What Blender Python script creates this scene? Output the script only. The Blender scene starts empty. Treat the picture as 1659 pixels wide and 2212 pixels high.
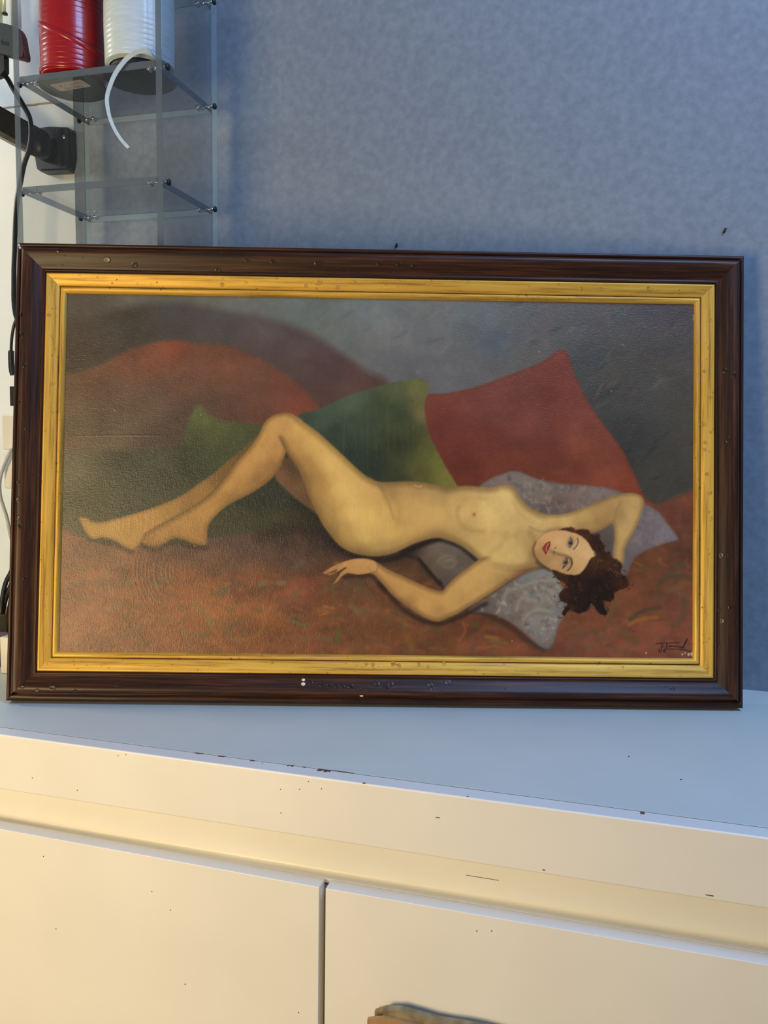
import bpy, bmesh, math, random
import numpy as np
from mathutils import Matrix, Vector
S = bpy.context.scene
C = S.collection
random.seed(7); RNG = np.random.default_rng(11)

# ------------------------------------------------------------------ camera
cam = bpy.data.cameras.new('camera'); co = bpy.data.objects.new('camera', cam); C.objects.link(co)
_R = Vector((0.9630, 0.2693, 0.0150)); _U = Vector((-0.0391, 0.0843, 0.9957)); _F = Vector((-0.2668, 0.9594, -0.0917))
co.matrix_world = Matrix(((_R.x, _U.x, -_F.x, 0.0), (_R.y, _U.y, -_F.y, -0.7905), (_R.z, _U.z, -_F.z, 0.365), (0, 0, 0, 1)))
cam.sensor_fit = 'VERTICAL'; cam.sensor_height = 36.0; cam.lens = 1745.0 / 2212 * 36; cam.clip_start = 0.02
S.camera = co
# ------------------------------------------------------------------ light
W = bpy.data.worlds.new('world'); S.world = W; W.use_nodes = True
W.node_tree.nodes['Background'].inputs[0].default_value = (0.76, 0.88, 0.84, 1)
W.node_tree.nodes['Background'].inputs[1].default_value = 0.17
def area(name, loc, target, sx, sy, power, col):
    l = bpy.data.lights.new(name, 'AREA'); l.shape = 'RECTANGLE'; l.size = sx; l.size_y = sy; l.energy = power; l.color = col
    o = bpy.data.objects.new(name, l); C.objects.link(o); o.location = loc
    o.rotation_euler = (Vector(target) - Vector(loc)).to_track_quat('-Z', 'Y').to_euler()
    return o
area('warm_window_light', (-1.00, -1.36, 0.08), (-0.35, 0.2, 0.05), 0.55, 0.7, 22, (1.0, 0.75, 0.39))
area('cool_ceiling_light', (0.86, -0.50, 1.95), (0.25, 0.40, 0.3), 0.9, 0.7, 35, (0.31, 0.53, 1.0))
area('wall_fill_light', (-1.80, 0.02, 1.12), (-1.18, 0.49, 0.70), 0.25, 0.25, 5.6, (1.0, 0.99, 0.92))  # added fill that brightens the white wall at left, no actual lamp
S.view_settings.view_transform = 'Standard'; S.view_settings.look = 'None'
S.view_settings.exposure = 0.0; S.view_settings.gamma = 1.0; S.view_settings.use_curve_mapping = False

# ------------------------------------------------------------------ helpers
def lin(c):
    return tuple(((v/255)/12.92 if v/255 <= .04045 else ((v/255+.055)/1.055)**2.4) for v in c)
def mat(name, col, rough=0.5, metal=0.0, spec=0.5):
    m = bpy.data.materials.new(name); m.use_nodes = True
    b = m.node_tree.nodes['Principled BSDF']
    b.inputs['Base Color'].default_value = (*col, 1); b.inputs['Roughness'].default_value = rough
    b.inputs['Metallic'].default_value = metal; b.inputs['Specular IOR Level'].default_value = spec
    return m
def nn(m, t, **kw):
    n = m.node_tree.nodes.new(t)
    for k, v in kw.items():
        if k in n.inputs: n.inputs[k].default_value = v
        else: setattr(n, k, v)
    return n
def ln(m, a, b): m.node_tree.links.new(a, b)
def noise_mat(name, c1, c2, scale=(1, 1, 1), nscale=20, detail=4, lo=.35, hi=.65, rough=.5, metal=0, bump=0, bscale=None, spec=.5, bdist=.001):
    """two-tone noise colour in object space, optional fine bump"""
    m = mat(name, c1, rough, metal, spec); b = m.node_tree.nodes['Principled BSDF']
    tc = nn(m, 'ShaderNodeTexCoord'); mp = nn(m, 'ShaderNodeMapping'); mp.inputs['Scale'].default_value = scale
    ln(m, tc.outputs['Object'], mp.inputs['Vector'])
    n = nn(m, 'ShaderNodeTexNoise', Scale=nscale, Detail=detail); ln(m, mp.outputs[0], n.inputs['Vector'])
    r = nn(m, 'ShaderNodeValToRGB'); r.color_ramp.elements[0].position = lo; r.color_ramp.elements[1].position = hi
    r.color_ramp.elements[0].color = (*c1, 1); r.color_ramp.elements[1].color = (*c2, 1)
    ln(m, n.outputs['Fac'], r.inputs['Fac']); ln(m, r.outputs['Color'], b.inputs['Base Color'])
    if bump:
        n2 = nn(m, 'ShaderNodeTexNoise', Scale=bscale or nscale, Detail=3); ln(m, mp.outputs[0], n2.inputs['Vector'])
        bp = nn(m, 'ShaderNodeBump', Strength=bump, Distance=bdist); ln(m, n2.outputs['Fac'], bp.inputs['Height']); ln(m, bp.outputs[0], b.inputs['Normal'])
    return m
def obj(name, bm, m, parent=None, smooth=False, loc=None):
    me = bpy.data.meshes.new(name)
    if isinstance(bm, bmesh.types.BMesh):
        bmesh.ops.recalc_face_normals(bm, faces=bm.faces); bm.to_mesh(me); bm.free()
    else:
        me.from_pydata(*bm)
    if smooth:
        for p in me.polygons: p.use_smooth = True
    for x in (m if isinstance(m, (list, tuple)) else [m]): me.materials.append(x)
    o = bpy.data.objects.new(name, me); C.objects.link(o)
    if parent: o.parent = parent
    if loc: o.location = loc
    return o
def tag(o, label, cat, group=None):
    o['label'] = label; o['category'] = cat
    if group: o['group'] = group
    return o
def thing(name, label, cat, loc=(0, 0, 0), group=None):
    o = bpy.data.objects.new(name, None); C.objects.link(o); o.location = loc; o.empty_display_size = .02
    return tag(o, label, cat, group)
def struct(o): o['kind'] = 'structure'; return o
def add_box(bm, a, b, bev=0.0, seg=2):
    r = bmesh.ops.create_cube(bm, size=1)
    vs = r['verts']; sc = [(b[i]-a[i]) for i in range(3)]; ce = [(b[i]+a[i])/2 for i in range(3)]
    for v in vs: v.co = Vector([v.co[i]*sc[i]+ce[i] for i in range(3)])
    if bev:
        es = list({e for v in vs for e in v.link_edges})
        bmesh.ops.bevel(bm, geom=es, offset=bev, segments=seg, profile=.5, affect='EDGES')
def box(a, b, bev=0.0, seg=2):
    bm = bmesh.new(); add_box(bm, a, b, bev, seg); return bm
def add_prism(bm, pts, d0, d1, axis=1):
    """extrude a 2D outline along an axis (0,1,2)"""
    def mk(p, d):
        return {0: (d, p[0], p[1]), 1: (p[0], d, p[1]), 2: (p[0], p[1], d)}[axis]
    v0 = [bm.verts.new(mk(p, d0)) for p in pts]; v1 = [bm.verts.new(mk(p, d1)) for p in pts]
    n = len(pts); bm.faces.new(v0[::-1]); bm.faces.new(v1)
    for i in range(n): bm.faces.new((v0[i], v0[(i+1) % n], v1[(i+1) % n], v1[i]))
def lathe(bm, prof, seg=48, cap=True):
    rings = []
    for r, z in prof:
        rings.append([bm.verts.new((r*math.cos(2*math.pi*k/seg), r*math.sin(2*math.pi*k/seg), z)) for k in range(seg)])
    for a, b in zip(rings, rings[1:]):
        for k in range(seg): bm.faces.new((a[k], a[(k+1) % seg], b[(k+1) % seg], b[k]))
    if cap: bm.faces.new(rings[0][::-1]); bm.faces.new(rings[-1])
def cr(pts, n=6, closed=False):
    """Catmull-Rom densify"""
    P = [np.array(p, float) for p in pts]; out = []; N = len(P)
    for i in range(N if closed else N-1):
        if closed: p0, p1, p2, p3 = P[i-1], P[i], P[(i+1) % N], P[(i+2) % N]
        else: p0, p1, p2, p3 = P[max(i-1, 0)], P[i], P[i+1], P[min(i+2, N-1)]
        for k in range(n):
            t = k/n
            out.append(.5*((2*p1)+(-p0+p2)*t+(2*p0-5*p1+4*p2-p3)*t*t+(-p0+3*p1-3*p2+p3)*t**3))
    if not closed: out.append(P[-1])
    return out
def tube(bm, pts, r, seg=10, n=6):
    P = [Vector(p) for p in cr(pts, n)] if n else [Vector(p) for p in pts]
    rings = []; up = Vector((0.13, 0.21, 0.97))
    for i, p in enumerate(P):
        t = (P[min(i+1, len(P)-1)]-P[max(i-1, 0)]).normalized()
        a = t.cross(up)
        if a.length < .05: a = t.cross(Vector((1, 0, 0)))
        a.normalize(); b = t.cross(a)
        rings.append([bm.verts.new(p+(a*math.cos(2*math.pi*k/seg)+b*math.sin(2*math.pi*k/seg))*r) for k in range(seg)])
    for A, B in zip(rings, rings[1:]):
        for k in range(seg): bm.faces.new((A[k], A[(k+1) % seg], B[(k+1) % seg], B[k]))
    bm.faces.new(rings[0][::-1]); bm.faces.new(rings[-1])

# ------------------------------------------------------------------ materials
M = {}
M['wall'] = noise_mat('white_plaster', (.80, .86, .90), (.85, .90, .93), nscale=9, detail=6, rough=.55, bump=.15, bscale=60)
M['felt'] = noise_mat('blue_grey_felt', (.212, .252, .305), (.268, .312, .372), nscale=90, detail=9, lo=.30, hi=.70, rough=.95, bump=.25, bscale=300, spec=.1)
M['floor'] = noise_mat('brown_floor', (.20, .13, .08), (.28, .19, .12), (1, 12, 1), 6, rough=.5)
M['lam'] = noise_mat('white_laminate', (.80, .785, .75), (.84, .825, .79), nscale=7, detail=3, rough=.42, bump=.03, bscale=120)
M['top'] = noise_mat('worktop_laminate', (.63, .665, .625), (.66, .695, .655), nscale=9, detail=3, rough=.5, bump=.03, bscale=200)
M['carcass'] = noise_mat('cabinet_carcass', (.30, .29, .28), (.34, .33, .31), nscale=8, rough=.7)
M['chip'] = noise_mat('bare_chipboard', (.10, .045, .02), (.20, .10, .05), nscale=300, rough=.9)
M['speck'] = noise_mat('dark_speck', (.03, .02, .015), (.06, .04, .03), nscale=300, rough=.9)
M['seam'] = mat('seam_dirt', (.12, .10, .07), .9)
M['black'] = noise_mat('black_plastic', (.010, .011, .012), (.018, .019, .02), nscale=200, rough=.42)
M['rubber'] = noise_mat('black_cable_rubber', (.010, .011, .014), (.016, .017, .02), nscale=90, rough=.35)
M['teal'] = noise_mat('dark_slate_plastic', (.022, .034, .040), (.03, .043, .05), nscale=120, rough=.55)
M['steel'] = noise_mat('bright_steel', (.75, .74, .70), (.85, .84, .8), nscale=60, rough=.22, metal=1)
M['cream'] = noise_mat('cream_plastic', (.80, .76, .66), (.84, .80, .70), nscale=20, rough=.4)
M['grey_cable'] = noise_mat('grey_cable', (.42, .43, .42), (.5, .5, .49), nscale=40, rough=.4)
M['beige'] = noise_mat('beige_card', (.40, .30, .17), (.46, .35, .21), nscale=40, rough=.8)
M['purple'] = noise_mat('purple_card', (.16, .10, .17), (.2, .13, .2), nscale=40, rough=.8)
M['brass'] = noise_mat('pale_brass', (.80, .75, .42), (.88, .82, .5), (1, 1, .1), 40, rough=.25, metal=.35)
M['cardboard'] = noise_mat('brown_cardboard', (.30, .17, .07), (.40, .24, .11), (1, 1, .2), 40, detail=5, rough=.85, bump=.2, bscale=90)
M['cardtape'] = noise_mat('worn_cardboard_edge', (.16, .12, .06), (.30, .24, .13), nscale=70, detail=6, rough=.8, bump=.4, bscale=120)
def acrylic(name, alpha, tint, gloss, dcol=(.15, .185, .215)):
    m = bpy.data.materials.new(name); m.use_nodes = True; nt = m.node_tree; nt.nodes.clear()
    out = nn(m, 'ShaderNodeOutputMaterial'); tr = nn(m, 'ShaderNodeBsdfTransparent'); tr.inputs[0].default_value = (*tint, 1)
    gl = nn(m, 'ShaderNodeBsdfGlossy', Roughness=.03); gl.inputs[0].default_value = (.95, .97, 1, 1)
    fr = nn(m, 'ShaderNodeFresnel'); ge = nn(m, 'ShaderNodeNewGeometry'); io = nn(m, 'ShaderNodeMath', operation='MULTIPLY_ADD')
    io.inputs[1].default_value = 1/1.49-1.49; io.inputs[2].default_value = 1.49    # same reflectance entering and leaving the sheet
    ln(m, ge.outputs['Backfacing'], io.inputs[0]); ln(m, io.outputs[0], fr.inputs['IOR'])
    mx = nn(m, 'ShaderNodeMixShader'); mg = nn(m, 'ShaderNodeMath', operation='MULTIPLY'); mg.inputs[1].default_value = gloss
    ln(m, fr.outputs[0], mg.inputs[0]); ln(m, mg.outputs[0], mx.inputs[0]); ln(m, tr.outputs[0], mx.inputs[1]); ln(m, gl.outputs[0], mx.inputs[2])
    last = mx
    if alpha > 0:      # frosted sawn edges scatter light; a pale dcol paints them lit
        df = nn(m, 'ShaderNodeBsdfDiffuse'); df.inputs[0].default_value = (*dcol, 1)
        m2 = nn(m, 'ShaderNodeMixShader'); m2.inputs[0].default_value = alpha
        ln(m, mx.outputs[0], m2.inputs[1]); ln(m, df.outputs[0], m2.inputs[2]); last = m2
    ln(m, last.outputs[0], out.inputs[0]); return m
M['clear'] = acrylic('clear_acrylic', 0, (.85, .862, .868), .85)
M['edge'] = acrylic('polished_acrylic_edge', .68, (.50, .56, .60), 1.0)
M['highlight_edge'] = acrylic('painted_highlight_edge', .42, (.85, .93, .95), 1.0, (.62, .80, .82))  # edge highlight painted in as pale diffuse colour, for rear faces

def streak_mat(name, c1, c2, c3, rough, metal, nsc, wear=None, coat=0):
    """streaks running along local x (rail length); optional worn spots"""
    m = mat(name, c1, rough, metal); b = m.node_tree.nodes['Principled BSDF']
    b.inputs['Coat Weight'].default_value = coat; b.inputs['Coat Roughness'].default_value = .22
    tc = nn(m, 'ShaderNodeTexCoord'); mp = nn(m, 'ShaderNodeMapping'); mp.inputs['Scale'].default_value = (.035, 1, 1)
    ln(m, tc.outputs['Object'], mp.inputs['Vector'])
    n = nn(m, 'ShaderNodeTexNoise', Scale=nsc, Detail=6, Roughness=.65); ln(m, mp.outputs[0], n.inputs['Vector'])
    r = nn(m, 'ShaderNodeValToRGB'); e = r.color_ramp.elements
    e[0].position = .30; e[0].color = (*c1, 1); e[1].position = .72; e[1].color = (*c3, 1)
    k = e.new(.5); k.color = (*c2, 1)
    ln(m, n.outputs['Fac'], r.inputs['Fac']); src = r.outputs['Color']
    if wear:
        n3 = nn(m, 'ShaderNodeTexNoise', Scale=130, Detail=5, Roughness=.7); ln(m, tc.outputs['Object'], n3.inputs['Vector'])
        r3 = nn(m, 'ShaderNodeValToRGB'); r3.color_ramp.elements[0].position = .62; r3.color_ramp.elements[1].position = .72
        ln(m, n3.outputs['Fac'], r3.inputs['Fac'])
        mx = nn(m, 'ShaderNodeMixRGB'); mx.inputs[2].default_value = (*wear, 1)
        ln(m, r3.outputs['Color'], mx.inputs[0]); ln(m, src, mx.inputs[1]); src = mx.outputs[0]
    ln(m, src, b.inputs['Base Color'])
    bp = nn(m, 'ShaderNodeBump', Strength=.18, Distance=.0006); ln(m, n.outputs['Fac'], bp.inputs['Height']); ln(m, bp.outputs[0], b.inputs['Normal'])
    return m
M['wood'] = streak_mat('dark_varnished_wood', (.008, .0028, .0013), (.035, .0102, .0035), (.115, .038, .012), .42, 0, 230, coat=.04)
M['gilt'] = streak_mat('worn_gilt', (.34, .17, .02), (.74, .42, .055), (.86, .55, .10), .50, .30, 240, wear=(.16, .07, .02))
M['wood'].node_tree.nodes['Principled BSDF'].inputs['Specular IOR Level'].default_value = .34
M['bole'] = mat('dark_groove', (.020, .009, .005), .7)
M['blister'] = noise_mat('water_marked_varnish', (.012, .006, .004), (.032, .015, .009), nscale=300, rough=.3)
M['giltblister'] = noise_mat('lifted_gilt', (.40, .22, .035), (.62, .38, .06), nscale=200, rough=.5, metal=.2)
M['gesso'] = noise_mat('bare_gesso', (.72, .64, .46), (.80, .72, .55), nscale=300, rough=.8)

# ------------------------------------------------------------------ room shell
struct(obj('wall_back', box((-2.6, .492, -.9), (2.2, .60, 2.6)), M['wall']))
struct(obj('floor', box((-2.6, -2.6, -1.0), (2.2, .60, -.9)), M['floor']))
crack = bmesh.new()
zc = [(-1.30 + i*.016, .9505 + RNG.normal(0, .0008)) for i in range(21)]
for i in range(20):
    (x0, z0), (x1, z1) = zc[i], zc[i+1]; h = .0012+.0009*RNG.random()
    add_box(crack, (x0, .4908, min(z0, z1)-h), (x1, .4925, max(z0, z1)+h*.4))
ck = obj('filler_seam', crack, M['beige']); ck.parent = bpy.data.objects['wall_back']
felt = thing('felt_panel', 'large blue-grey felt wall panel behind the framed painting', 'wall panel')
obj('felt_sheet', box((-.9335, .4850, -.02), (2.1, .4918, 2.2), .001), M['felt'], felt)
for x, z in ((.1452, .6663), (-.3403, .6687)):
    bm = bmesh.new(); tube(bm, [(x, .4855, z), (x-.001, .4835, z-.001), (x+.001, .482, z+.004)], .0016, 8, 3)
    obj('tack', bm, M['black'], felt, True)

# ------------------------------------------------------------------ worktop, cabinets
wt = thing('worktop', 'thick white laminate worktop with chipped front edge strip', 'worktop')
obj('top_slab', box((-2.2, .0222, -.0689), (2.0, .4849, 0), .0003, 1), M['top'], wt)
bm = bmesh.new(); add_box(bm, (-2.2, 0, -.0689), (2.0, .0218, 0), .0016, 3)
obj('edge_strip', bm, M['lam'], wt)
obj('glue_line', box((-2.2, .0217, -.068), (2.0, .0223, -.0003)), M['seam'], wt)
def ragged(x0, x1, y0, y1, z, n=7):
    top = [(x0+(x1-x0)*i/n, y1+RNG.normal(0, .0002)) for i in range(n+1)]
    bot = [(x0+(x1-x0)*i/n, y0+abs(RNG.normal(0, 1))*.35*(y1-y0)) for i in range(n+1)][::-1]
    bm = bmesh.new(); add_prism(bm, top+bot, z-.0006, z+.00025, 2); return bm
for x0, x1, y0, y1 in ((-.447, -.437, .0178, .0216), (-.418, -.410, .0182, .0214), (-.378, -.3725, .0174, .0210), (-.362, -.361, .0155, .0175),
                       (-.3325, -.3255, .0168, .0212), (-.316, -.311, .0186, .0214), (-.2965, -.2815, .0150, .0218), (-.2815, -.256, .0200, .0222),
                       (-.239, -.236, .0002, .0018), (-.128, -.126, .0012, .0030), (.0425, .0465, .0135, .0200)):
    obj('paint_chip', ragged(x0, x1, y0, y1, 0), M['chip'], wt)
bm = bmesh.new()
for x, z in ((-.5908, -.0554), (-.5349, -.0061), (-.5245, -.0037), (-.6533, -.0483), (-.3324, -.0192), (-.3317, -.0459), (-.30, -.006), (-.285, -.012), (-.31, -.016)):
    add_box(bm, (x-.0005, -.0002, z-.0005), (x+.0005, .001, z+.0005))
for x, z, l in ((-.157, -.0257, .0045), (-.0477, -.0644, .003), (.1076, -.0642, .007)):
    add_box(bm, (x-l/2, -.0002, z-.0004), (x+l/2, .001, z+.0004))
for x, y in ((.0345, .1636), (.0879, .1136)): add_box(bm, (x-.0008, y-.001, -.001), (x+.0008, y+.001, .0003))
o = obj('dirt_specks', bm, M['speck'], wt); o['kind'] = 'stuff'
# recessed grip channel: an L with a coved inner corner under the worktop
gc = [(.030, -.069)] + [(.030-.005+.005*math.cos(a), -.1182-.005*math.sin(a)+0) for a in np.linspace(0, math.pi/2, 7)] + [(.0182, -.1232), (.0182, -.128), (.036, -.128), (.036, -.069)]
bm = bmesh.new(); add_prism(bm, gc, -2.19, 1.99, 0)
tag(obj('grip_channel', bm, M['lam']), 'white recessed finger grip channel running between worktop and cabinet doors', 'trim')
bm = bmesh.new(); add_box(bm, (-.131, .0298, -.1002), (-.096, .0305, -.0997)); obj('scratch', bm, M['speck'], bpy.data.objects['grip_channel'])
def cabinet(name, label, x0, x1, d0, d1, sag, specks):
    t = thing(name, label, 'cabinet', (x0, 0, -.85))
    obj('carcass', box((.001, .0195, 0), (x1-x0-.001, .46, .7195)), M['carcass'], t)
    bm = bmesh.new(); add_box(bm, (d0-x0, 0, 0), (d1-x0, .018, .7263), .0006, 2)
    for v in bm.verts: v.co.z += sag*(v.co.x-(d1-x0))
    dr = obj('door', bm, M['lam'], t)
    if specks:
        bm = bmesh.new()
        for x, z in specks: add_box(bm, (x-x0-.0005, -.0003, z+.85-.0005), (x-x0+.0005, .001, z+.85+.0006))
        s = obj('dirt_specks', bm, M['speck'], dr); s['kind'] = 'stuff'
    return t
cabinet('cabinet', 'white cabinet unit under the red spool end of the worktop, door plain and clear', -1.29, -.2826, -1.287, -.2868, -.0095,
        ((-.6249, -.2342), (-.4689, -.1825), (-.4928, -.1642), (-.4506, -.2696), (-.3098, -.2739), (-.6402, -.145)))
cabinet('cabinet', 'white cabinet unit with a brown cardboard box leaning on its door', -.2826, .72, -.2794, .717, 0, ((-.1135, -.1414), (-.0982, -.1385)))

# ------------------------------------------------------------------ the framed painting
FW, FH = 1.0, 0.62287
bl = Vector((-0.7712, 0.0949, 0.0043)); ex = Vector((0.9595, 0.2817, 0)); ey = Vector((-0.0327, 0.1114, 0.9932)); en = Vector((0.2798, -0.9530, 0.1161))
FM = Matrix(((ex.x, ey.x, en.x, bl.x), (ex.y, ey.y, en.y, bl.y), (ex.z, ey.z, en.z, bl.z), (0, 0, 0, 1)))
pt = thing('framed_painting', 'large framed oil painting of a reclining nude leaning on the worktop', 'painting')
pt.matrix_world = FM
def brown_profile(fl):
    return [(0, -.035), (0, -.0015), (.0008, 0), (fl*.55, .0004), (fl*.8, -.0008), (fl, -.0028), (fl+.0012, -.0028), (fl+.0016, .0022), (fl+.0030, .0050), (fl+.0052, .0066), (fl+.0078, .0070),
            (fl+.0108, .0062), (.0225, .0046), (.0275, .0024), (.0315, 0), (.0345, -.0014), (.0352, -.0016), (.0358, -.0004), (.0372, .0001), (.0385, -.0006), (.0390, -.0040), (.0410, -.0042), (.0410, -.030), (.0, -.035)]
GILT1 = [(.0402, -.020), (.0402, -.0018), (.0410, -.0005), (.0424, -.0002), (.0436, -.0010), (.0470, -.0016), (.0520, -.0036), (.0560, -.0052), (.0568, -.0060), (.0572, -.0078)]
GILT2 = [(.0572, -.0078), (.0581, -.0078), (.0584, -.0060), (.0596, -.0050), (.0616, -.0050), (.0636, -.0062), (.0654, -.0086), (.0660, -.0112), (.0666, -.0140), (.0666, -.020)]
def prof_at(prof, u):
    for (a, za), (b, zb) in zip(prof, prof[1:]):
        if a <= u <= b and b > a: return za+(zb-za)*(u-a)/(b-a)
    return 0
def sweep(prof, L, n=24):
    bm = bmesh.new(); rows = []
    for i in range(n+1):
        rows.append([bm.verts.new((u+(L-2*u)*i/n, u, w)) for u, w in prof])
    for a, b in zip(rows, rows[1:]):
        for k in range(len(prof)-1): bm.faces.new((a[k], a[k+1], b[k+1], b[k]))
    return bm
def side(o, k):
    rot = {'bottom': (0, (0, 0)), 'right': (90, (FW, 0)), 'top': (180, (FW, FH)), 'left': (270, (0, FH))}[k]
    o.matrix_local = Matrix.Translation((rot[1][0], rot[1][1], 0)) @ Matrix.Rotation(math.radians(rot[0]), 4, 'Z')
BL = [(.06,.6115),(.1244,.5999),(.1609,.5942),(.2772,.6117),(.2744,.5899),(.2798,.5709),(.3152,.6028),(.35,.6015),(.412,.6001),(.4136,.5765),(.3947,.5717),(.4378,.5706),(.4611,.5774),(.4956,.601),(.5223,.6008),(.5433,.5993),(.5245,.5798),(.5626,.5773),(.7741,.5734),(.8016,.5739),(.8674,.5763),(.9554,.533),(.9473,.4624),(.9545,.4255),(.9457,.389),(.9547,.3783),(.9483,.3636),(.9477,.354),(.9504,.3198),(.9537,.2944),(.9723,.4628),(.9838,.456),(.9764,.3672),(.9693,.2085),(.9756,.2073),(.967,.134),(.9797,.1379),(.9702,.1189),(.9665,.0824),(.9886,.1172),(.0242,.0196),(.0644,.0194),(.0441,.0161),(.1511,.0247),(.0943,.0154),(.4095,.0293),(.4264,.0264),(.4308,.0264),(.4352,.0265),(.4452,.0253),(.4534,.0242),(.464,.0255),(.4759,.0225),(.4984,.0284),(.5116,.0242),(.5172,.0286),(.5711,.0279),(.5743,.023),(.595,.0313),(.9014,.0264),(.356,.0543),(.4842,.0544),(.4937,.0533),(.5218,.0561),(.5294,.0524),(.5564,.054),(.569,.0516),(.5909,.0556),(.0089,.5229),(.0115,.4945),(.0168,.4535),(.0104,.4029),(.0208,.3685),(.0118,.2942),(.0137,.2467),(.0159,.2354),(.0238,.165),(.0127,.271),(.0452,.5236),(.0517,.4314),(.0514,.391)]
BIG = {(.1244,.5999), (.1609,.5942), (.412,.6001), (.4378,.5706), (.4136,.5765), (.4984,.0284), (.5172,.0286), (.9457,.389), (.595,.0313), (.0644,.0194), (.1511,.0247)}
CH = {'bottom': [(.4001,.0323,.0042), (.4002,.0273,.005), (.4792,.0125,.0045)], 'top': [(.0582,.6089,.002)], 'left': [(.0040,.6160,.003), (.0030,.6192,.003)], 'right': []}
def to_local(k, x, y):
    return {'bottom': (x, y), 'right': (y, FW-x), 'top': (FW-x, FH-y), 'left': (FH-y, x)}[k]
def dome(bm, s, u, prof, rx, ry, h):
    sl = (prof_at(prof, u+.001)-prof_at(prof, u-.001))/.002; z = prof_at(prof, u); seg = 12; rings = []
    for f, hh in ((1.0, 0.0), (.86, .9), (.66, .75), (.3, .35)):
        rings.append([bm.verts.new((s+rx*f*math.cos(2*math.pi*k/seg), u+ry*f*math.sin(2*math.pi*k/seg), z+sl*ry*f*math.sin(2*math.pi*k/seg)+hh*h)) for k in range(seg)])
    for a, b in zip(rings, rings[1:]):
        for k in range(seg): bm.faces.new((a[k], a[(k+1) % seg], b[(k+1) % seg], b[k]))
    bm.faces.new(rings[-1])
for k, L in (('bottom', FW), ('right', FH), ('top', FW), ('left', FH)):
    bp = brown_profile(.0098 if k == 'bottom' else .0058)
    o = obj('frame_rail', sweep(bp, L), M['wood'], pt, True); side(o, k)
    g = obj('gilt_slip', sweep(GILT1, L), M['gilt'], pt, True); side(g, k)
    g2 = obj('inner_gilt_slip', sweep(GILT2, L), M['gilt'], pt, True); side(g2, k)
    gr = obj('groove', sweep([(.0570, -.0074), (.0583, -.0074)], L, 1), M['bole'], g); gr.matrix_parent_inverse = Matrix()
    b1, b2, b3 = bmesh.new(), bmesh.new(), bmesh.new(); n1 = n2 = n3 = 0
    for x, y in BL:
        s, u = to_local(k, x, y)
        if u > .066 or s < u or s > L-u: continue
        r = .0042 if (x, y) in BIG else .0026+.0008*RNG.random(); st = 1.0+.5*RNG.random()
        if u < .039: dome(b1, s, u, bp, r*st, r*.85, .0003); n1 += 1
        else: dome(b2, s, u, GILT1 if u < .057 else GILT2, r*.9, r*.9, .0005); n2 += 1
    for _ in range(12 if k in ('bottom', 'top') else 7):   # fine spatter of small lifted spots
        s = .05+RNG.random()*(L-.1); u = .016+RNG.random()*.016; dome(b1, s, u, bp, .0013, .0011, .0004); n1 += 1
        s = .08+RNG.random()*(L-.16); u = .044+RNG.random()*.011; dome(b2, s, u, GILT1, .0014, .001, .0005); n2 += 1
    for x, y, r in CH[k]:
        s, u = to_local(k, x, y); dome(b3, s, u, bp, r*.6, r*.42, .0005); n3 += 1
    for bmx, n, nm, mm, par in ((b1, n1, 'water_blisters', 'blister', o), (b2, n2, 'gilt_blisters', 'giltblister', g), (b3, n3, 'chipped_spots', 'gesso', o)):
        if n: q = obj(nm, bmx, M[mm], par, True); q['kind'] = 'stuff'
        else: bmx.free()
obj('backing_board', box((.03, .03, -.032), (FW-.03, FH-.03, -.028)), M['cardboard'], pt)
TINT = (1.06, 1.0, .76)
# ---- the picture itself: pigment colours laid on a fine canvas grid.
# Layout units: image pixels the artwork is traced in; HS maps canvas positions to them.
HS = np.array([[1599.2981, 39.8216, 19.4595], [36.2569, -1563.6163, 1510.8996], [0.013, 0.0223, 1.0]])
NX, NY = 980, 556
U0, U1, V0, V1 = .0640, .9360, .0640, .5590
gu, gv = np.meshgrid(np.linspace(U0, U1, NX), np.linspace(V0, V1, NY))
den = HS[2, 0]*gu+HS[2, 1]*gv+HS[2, 2]
PX = ((HS[0, 0]*gu+HS[0, 1]*gv+HS[0, 2])/den).astype(np.float32); PY = ((HS[1, 0]*gu+HS[1, 1]*gv+HS[1, 2])/den).astype(np.float32)
IMG = np.zeros((NY, NX, 3), np.float32)
def fbm(fx, fy, oct=4, seed=0):
    """value noise, fx/fy = cell sizes in image pixels"""
    r = np.random.default_rng(seed); out = np.zeros((NY, NX), np.float32); amp = 1; tot = 0
    for o_ in range(oct):
        cx_, cy_ = fx/2**o_, fy/2**o_
        gx, gy = (PX-100)/cx_, (PY-600)/cy_; g = r.random((int(gy.max())+3, int(gx.max())+3)).astype(np.float32)
        ix = np.clip(gx.astype(int), 0, g.shape[1]-2); iy = np.clip(gy.astype(int), 0, g.shape[0]-2); tx, ty = gx-ix, gy-iy
        tx, ty = tx*tx*(3-2*tx), ty*ty*(3-2*ty)
        out += amp*((g[iy, ix]*(1-tx)+g[iy, ix+1]*tx)*(1-ty)+(g[iy+1, ix]*(1-tx)+g[iy+1, ix+1]*tx)*ty); tot += amp; amp *= .55
    return out/tot-.5
NB2 = fbm(46, 30, 4, 8); NB = fbm(60, 40, 5, 1); NF = fbm(9, 14, 3, 2); NW = fbm(5, 5, 2, 3)
def window(pts, pad):
    p = np.asarray(pts); m = (PX > p[:, 0].min()-pad) & (PX < p[:, 0].max()+pad) & (PY > p[:, 1].min()-pad) & (PY < p[:, 1].max()+pad)
    ys, xs = np.where(m.any(1))[0], np.where(m.any(0))[0]
    if len(ys) == 0 or len(xs) == 0: return None
    return slice(ys[0], ys[-1]+1), slice(xs[0], xs[-1]+1)
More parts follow.
